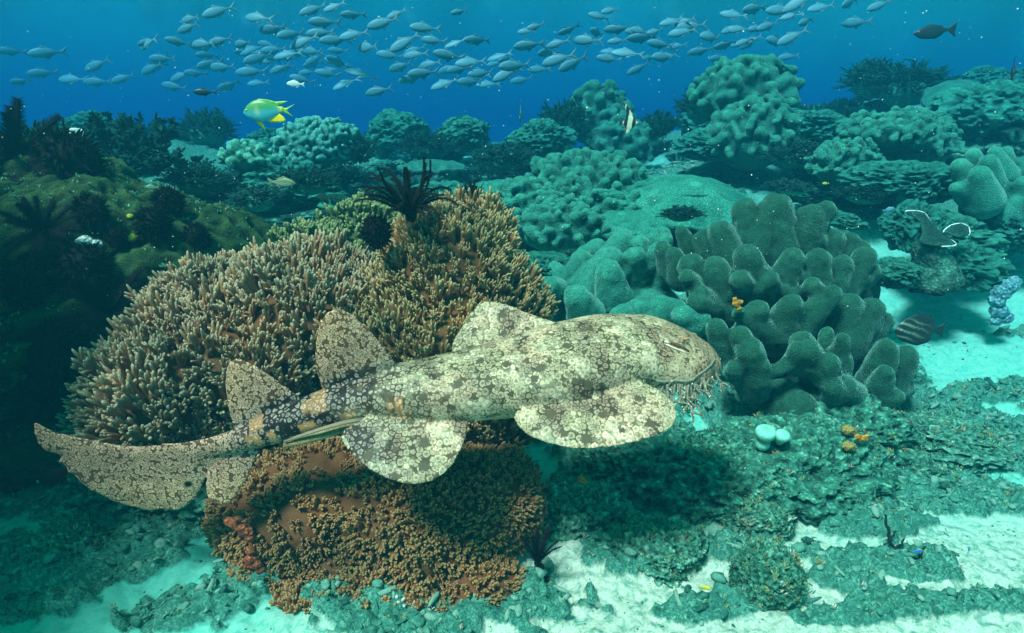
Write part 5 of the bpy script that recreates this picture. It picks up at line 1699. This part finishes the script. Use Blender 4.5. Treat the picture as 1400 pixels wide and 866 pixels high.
# black branching coral
m_blk = flat_mat('black branches', (.010, .020, .018), .7, .2)
def branching(name, root, paths, mat, label, cat, r0, Y):
    mb = MB()
    for pts, ra, rb in paths:
        P = [at(x, y, Y + dy) for x, y, dy in pts]
        PP = []
        for i in range(len(P) - 1):
            for t in np.linspace(0, 1, 5)[:-1]: PP.append(P[i] * (1 - t) + P[i + 1] * t)
        PP.append(P[-1])
        PP = np.array(PP) + rng.normal(0, r0 * .35, (len(PP), 3))
        mb.add(*tube(PP, np.linspace(ra, rb, len(PP)) * (1 + .15 * rng.normal(0, 1, len(PP))), 8))
        mb.add(*blob(P[-1], rb, 1))
    V, Fc, NV = remesh(mb, r0 * .5, 1)
    o = mesh_obj(name, V, Fc, mat)
    tag(o, label, cat)
k = mpp(1235, 760, 1.6)
branching('black_coral', None, [([(1232, 792, 0), (1230, 776, 0), (1226, 758, .01), (1218, 742, .01), (1213, 722, .02), (1210, 704, .03)], 4.0 * k, 1.6 * k), ([(1231, 776, 0), (1244, 768, -.02), (1258, 758, -.03), (1265, 748, -.03)], 3.2 * k, 1.5 * k),
    ([(1222, 752, .01), (1233, 744, 0), (1236, 737, 0)], 2.4 * k, 1.3 * k), ([(1216, 737, .01), (1222, 732, .02), (1225, 726, .03)], 2.2 * k, 1.2 * k), ([(1248, 766, -.02), (1253, 774, -.04), (1265, 772, -.05)], 2.4 * k, 1.3 * k),
    ([(1240, 770, -.01), (1249, 780, -.04), (1254, 786, -.05)], 2.4 * k, 1.3 * k), ([(1238, 770, 0), (1243, 758, .03), (1246, 752, .03)], 2.4 * k, 1.3 * k), ([(1254, 762, -.02), (1262, 764, -.04)], 2 * k, 1.2 * k)],
    m_blk, 'black bare branching coral standing on the white sand at lower right', 'coral', .0042, 1.6)
# white tipped coral
m_wt = finger_mat('white tipped coral', (.12, .07, .05), (.30, .26, .20), (.78, .82, .74))
mb = MB()
c0 = at(548, 828, 1.40)
g = np.random.default_rng(3)
for q in range(26):
    d = unit([g.normal(.1, .8), g.normal(-.6, .3), g.normal(.25, .5)])
    b0 = c0 + np.array([g.normal(0, .022), g.normal(0, .01), g.normal(0, .012)])
    V, Fc = tube([b0, b0 + d * .015, b0 + d * .028, b0 + d * .034], [.006, .006, .005, .002], 7)
    mb.add(V, Fc, np.concatenate([np.repeat([.2, .5, .9, 1], 7), [0, 1]]))
mb.add(*blob(c0, [.035, .02, .016], 2), .2)
o = mb.build('finger_coral', m_wt, attrname='tip')
tag(o, 'small white tipped coral tucked under the rust coral at the bottom', 'coral')
# sea squirts: yellow and black
m_sq, n, l, b = newmat('yellow net sea squirt', .5, .3)
v = vor_node(n, l, coords(n), 95, 'DISTANCE_TO_EDGE')
l.new(ramp(n, l, v, [(.03, (.45, .26, .03)), (.10, (.38, .26, .04)), (.16, (.03, .035, .03)), (.4, (.30, .36, .30))]), b.inputs['Base Color'])
def squirt(px, py, Y, rx, ry, label, mat=m_sq):
    k = mpp(px, py, Y) * .8
    V, Fc = blob([0, 0, 0], [1, 1, 1], 4)
    V = V * (1 + .45 * fbm(V * 2.3 + px, 3, 4))[:, None] * np.array([rx * k, rx * k * .8, ry * k]) + at(px, py, Y)
    o = mesh_obj('sea_squirt', V, Fc, mat)
    tag(o, label, 'sea squirt')
squirt(556, 853, 1.34, 19, 12, 'yellow netted sea squirt at the bottom edge under the white tipped coral')
squirt(1160, 588, 2.06, 12, 8, 'yellow netted sea squirt under the right foot of the leather coral')
squirt(1160, 610, 2.02, 12, 8, 'greenish netted sea squirt just below the yellow one', m_sq)
m_or = coral_mat('orange sponge', (.36, .14, .02), (.48, .22, .03), scale=40, polyp=120)
m_red = coral_mat('rust red sponge', (.17, .04, .02), (.27, .07, .03), scale=30, polyp=110, bumpd=.004)
def patch(px, py, Y, bits, mat, label, nm='sponge'):
    mb = MB()
    for dx, dy, r in bits:
        k = mpp(px, py, Y)
        mb.add(*blob(at(px + dx, py + dy, Y - .01), np.array([r, r * .8, r * .8]) * k, 2))
    k = mpp(px, py, Y)
    V, Fc, NV = remesh(mb, 1.2 * k, 2)
    V = V + NV * (2.2 * k * fbm(V / k / 5, 3, 3))[:, None]
    o = mesh_obj(nm, V, Fc, mat); tag(o, label, 'sponge')
patch(1107, 672, 1.93, [(0, 0, 8), (9, -3, 8), (-8, 6, 6), (-3, -7, 5), (3, 3, 7), (16, -3, 6), (-13, 9, 5)], m_red, 'rust red sponge on the ledge right of the ragged rock')
patch(1129, 650, 1.98, [(0, 0, 5), (1, -6, 4), (1, 5, 4)], m_red, 'small red sponge upright above the larger rust red one')
patch(320, 715, 1.50, [(0, 0, 9), (10, 6, 9), (18, 12, 9), (-8, -2, 6), (6, -7, 7), (22, 20, 7)], m_red, 'orange red sponge crust at the left end of the rust coral')
patch(342, 765, 1.48, [(0, 0, 9), (8, 7, 9), (0, -12, 7), (13, 14, 7), (-3, 8, 6)], m_red, 'lower orange red sponge crust hanging under the rust coral')
patch(1172, 597, 2.04, [(0, 0, 5), (8, 2, 6), (4, 5, 5), (12, -1, 4)], m_or, 'orange sponge beside the yellow sea squirt')
patch(1007, 415, 2.42, [(0, 0, 6), (3, 7, 5), (-2, -6, 4), (4, -2, 5)], m_or, 'orange yellow sponge in the cleft of the big leather coral')
patch(793, 655, 1.78, [(0, 0, 5), (5, 2, 4), (2, -3, 3)], m_or, 'small orange sponge right of the rust coral')
m_blue = coral_mat('pale blue sponge', (.06, .22, .26), (.12, .32, .36), scale=14, polyp=70, bumpd=.006)
patch(1366, 405, 2.95, [(0, 20, 13), (-3, 6, 12), (4, -6, 14), (14, -14, 14), (8, 30, 11), (20, -20, 10), (-6, 34, 9)], m_blue, 'lumpy pale blue sponge column on the sand at the right edge')
patch(95, 198, 3.1, [(0, 10, 14), (4, -2, 14), (10, -12, 13), (-6, 20, 11)], coral_mat('pale upright sponge', (.36, .52, .50), (.50, .66, .62), scale=14, polyp=60, bumpd=.006), 'pale upright sponge among the dark bushes at left')

# white rimmed cup coral: three thin blades with pale edges
def cup(px, py, Y):
    root = bpy.data.objects.new('cup_coral', None)
    COL.objects.link(root)
    root.location = at(px, py + 25, Y)
    tag(root, 'dark cup coral of thin curled blades with glowing white rims', 'coral')
    root['label'] = 'dark cup coral of thin curled blades with bright white rims'
    mdk = coral_mat('dark blade', (.006, .04, .032), (.015, .065, .05), scale=12, polyp=90)
    mw = flat_mat('white rim', (.85, .92, .86), .6, .2)
    for pts, tilt in (([(1238, 290), (1250, 290), (1262, 293), (1272, 302), (1284, 312), (1296, 322), (1306, 334), (1298, 338), (1282, 338), (1266, 334), (1258, 328), (1262, 318), (1256, 304)], (.1, -.8, .6)),
                      ([(1290, 318), (1298, 311), (1312, 308), (1324, 310), (1327, 318), (1318, 323), (1308, 325)], (0, -.5, .85))):
        p0 = at(1275, 318, Y)
        nn = unit(tilt)
        P = [on_plane(x, y, p0, nn) + nn * .012 * math.sin(i * 1.1) for i, (x, y) in enumerate(pts)]
        V, Fc, dm_ = slab(P, .010, .006, .02, .012)
        mesh_obj('blade', V, Fc, mdk, root)
        loop = []
        for i in range(len(P)):
            a, b_ = P[i], P[(i + 1) % len(P)]
            p_, n_ = P[i - 1], P[(i + 2) % len(P)]
            for t in (0, .2, .4, .6, .8): loop.append(.5 * (2 * a + (b_ - p_) * t + (2 * p_ - 5 * a + 4 * b_ - n_) * t * t + (3 * a - p_ - 3 * b_ + n_) * t ** 3))
        loop.append(loop[0])
        mesh_obj('rim', *tube(loop[:int(len(loop) * .62)], .0030, 6, True), mw, root)
    st = [at(1275, 330, Y) + np.array([0, .03, 0]), at(1278, 360, Y + .04), at(1280, 385, Y + .06)]
    Vs, Fs = tube(np.array([st[0] * (1 - t) + st[2] * t for t in np.linspace(0, 1, 14)]), np.linspace(.05, .13, 14), 28)
    Vs = Vs + .03 * np.stack([fbm(Vs * 14, 3, 5), fbm(Vs * 14, 3, 6), fbm(Vs * 14, 3, 7)], 1)
    mesh_obj('stalk', Vs, Fs, m_rk[0], root)
cup(1280, 318, 3.0)

# drifting specks in the water
def specks():
    g = np.random.default_rng(9)
    mb = MB()
    V0, F0 = ico(1)
    for k in range(900):
        px, py, Y = g.uniform(-40, 1440), g.uniform(0, 420), g.uniform(.9, 4.5)
        r = .0010 * g.uniform(.5, 1.3)
        p = at(px, py, Y)
        if p[2] > TOP - .1: continue
        mb.add(V0 * r + p, F0)
    o = mb.build('drifting_particles', flat_mat('plankton', (.75, .78, .7), .8), origin=None)
    tag(o, 'tiny pale specks drifting in the water', kind='stuff')
specks()

# short algae turf on the rocks and the rough ground: nobody could count it
def turf():
    g = np.random.default_rng(31)
    pts = []
    dk = darkV[(darkV[:, 0] > -2.6) & (darkV[:, 1] < 3.1)]
    for Vr in ROCKV + [dk] * 3:
        k = min(len(Vr), 520)
        pts.append(Vr[g.choice(len(Vr), k, replace=False)])
    X = g.uniform(-1.9, 2.5, 9000); Y = g.uniform(1.15, 3.6, 9000)
    m = rubble_mask(X, Y); kp = m > g.uniform(.3, 1, len(X))
    X, Y = X[kp], Y[kp]
    pts.append(np.stack([X, Y, seabed_h(X, Y)], -1))
    P = np.concatenate(pts)
    mb = MB()
    for p in P:
        h = g.uniform(.005, .016) * (1 + .3 * max(0, p[1] - 1.6))
        v = g.random()
        nb = 3 + int(g.integers(0, 3))
        for k in range(nb):
            d = unit([g.normal(0, .6), g.normal(-.15, .6), 1])
            w = unit(np.cross(d, g.normal(0, 1, 3))) * h * g.uniform(.10, .28)
            u = np.cross(unit(w), d) * h * .06
            b0 = p + g.normal(0, h * .3, 3) * np.array([1, 1, .1])
            a_ = [b0, b0 + d * h * .5 + w, b0 + d * h, b0 + d * h * .5 - w]
            mb.add([q + u for q in a_] + [q - u for q in a_], [[0, 1, 2, 3], [7, 6, 5, 4], [0, 4, 5, 1], [1, 5, 6, 2], [2, 6, 7, 3], [3, 7, 4, 0]], v)
    m_, n, l, b = newmat('algae turf', .9, .1)
    l.new(ramp(n, l, attr_node(n, 'v'), [(0, (.02, .10, .06)), (.4, (.06, .22, .13)), (.75, (.14, .36, .22)), (.88, (.28, .30, .10)), (.95, (.34, .20, .12)), (1, (.55, .60, .48))]), b.inputs['Base Color'])
    o = mb.build('algae_turf', m_, attrname='v', origin=None, smooth=False)
    tag(o, 'short green algae turf growing over the rocks and rubble', kind='stuff')
turf()
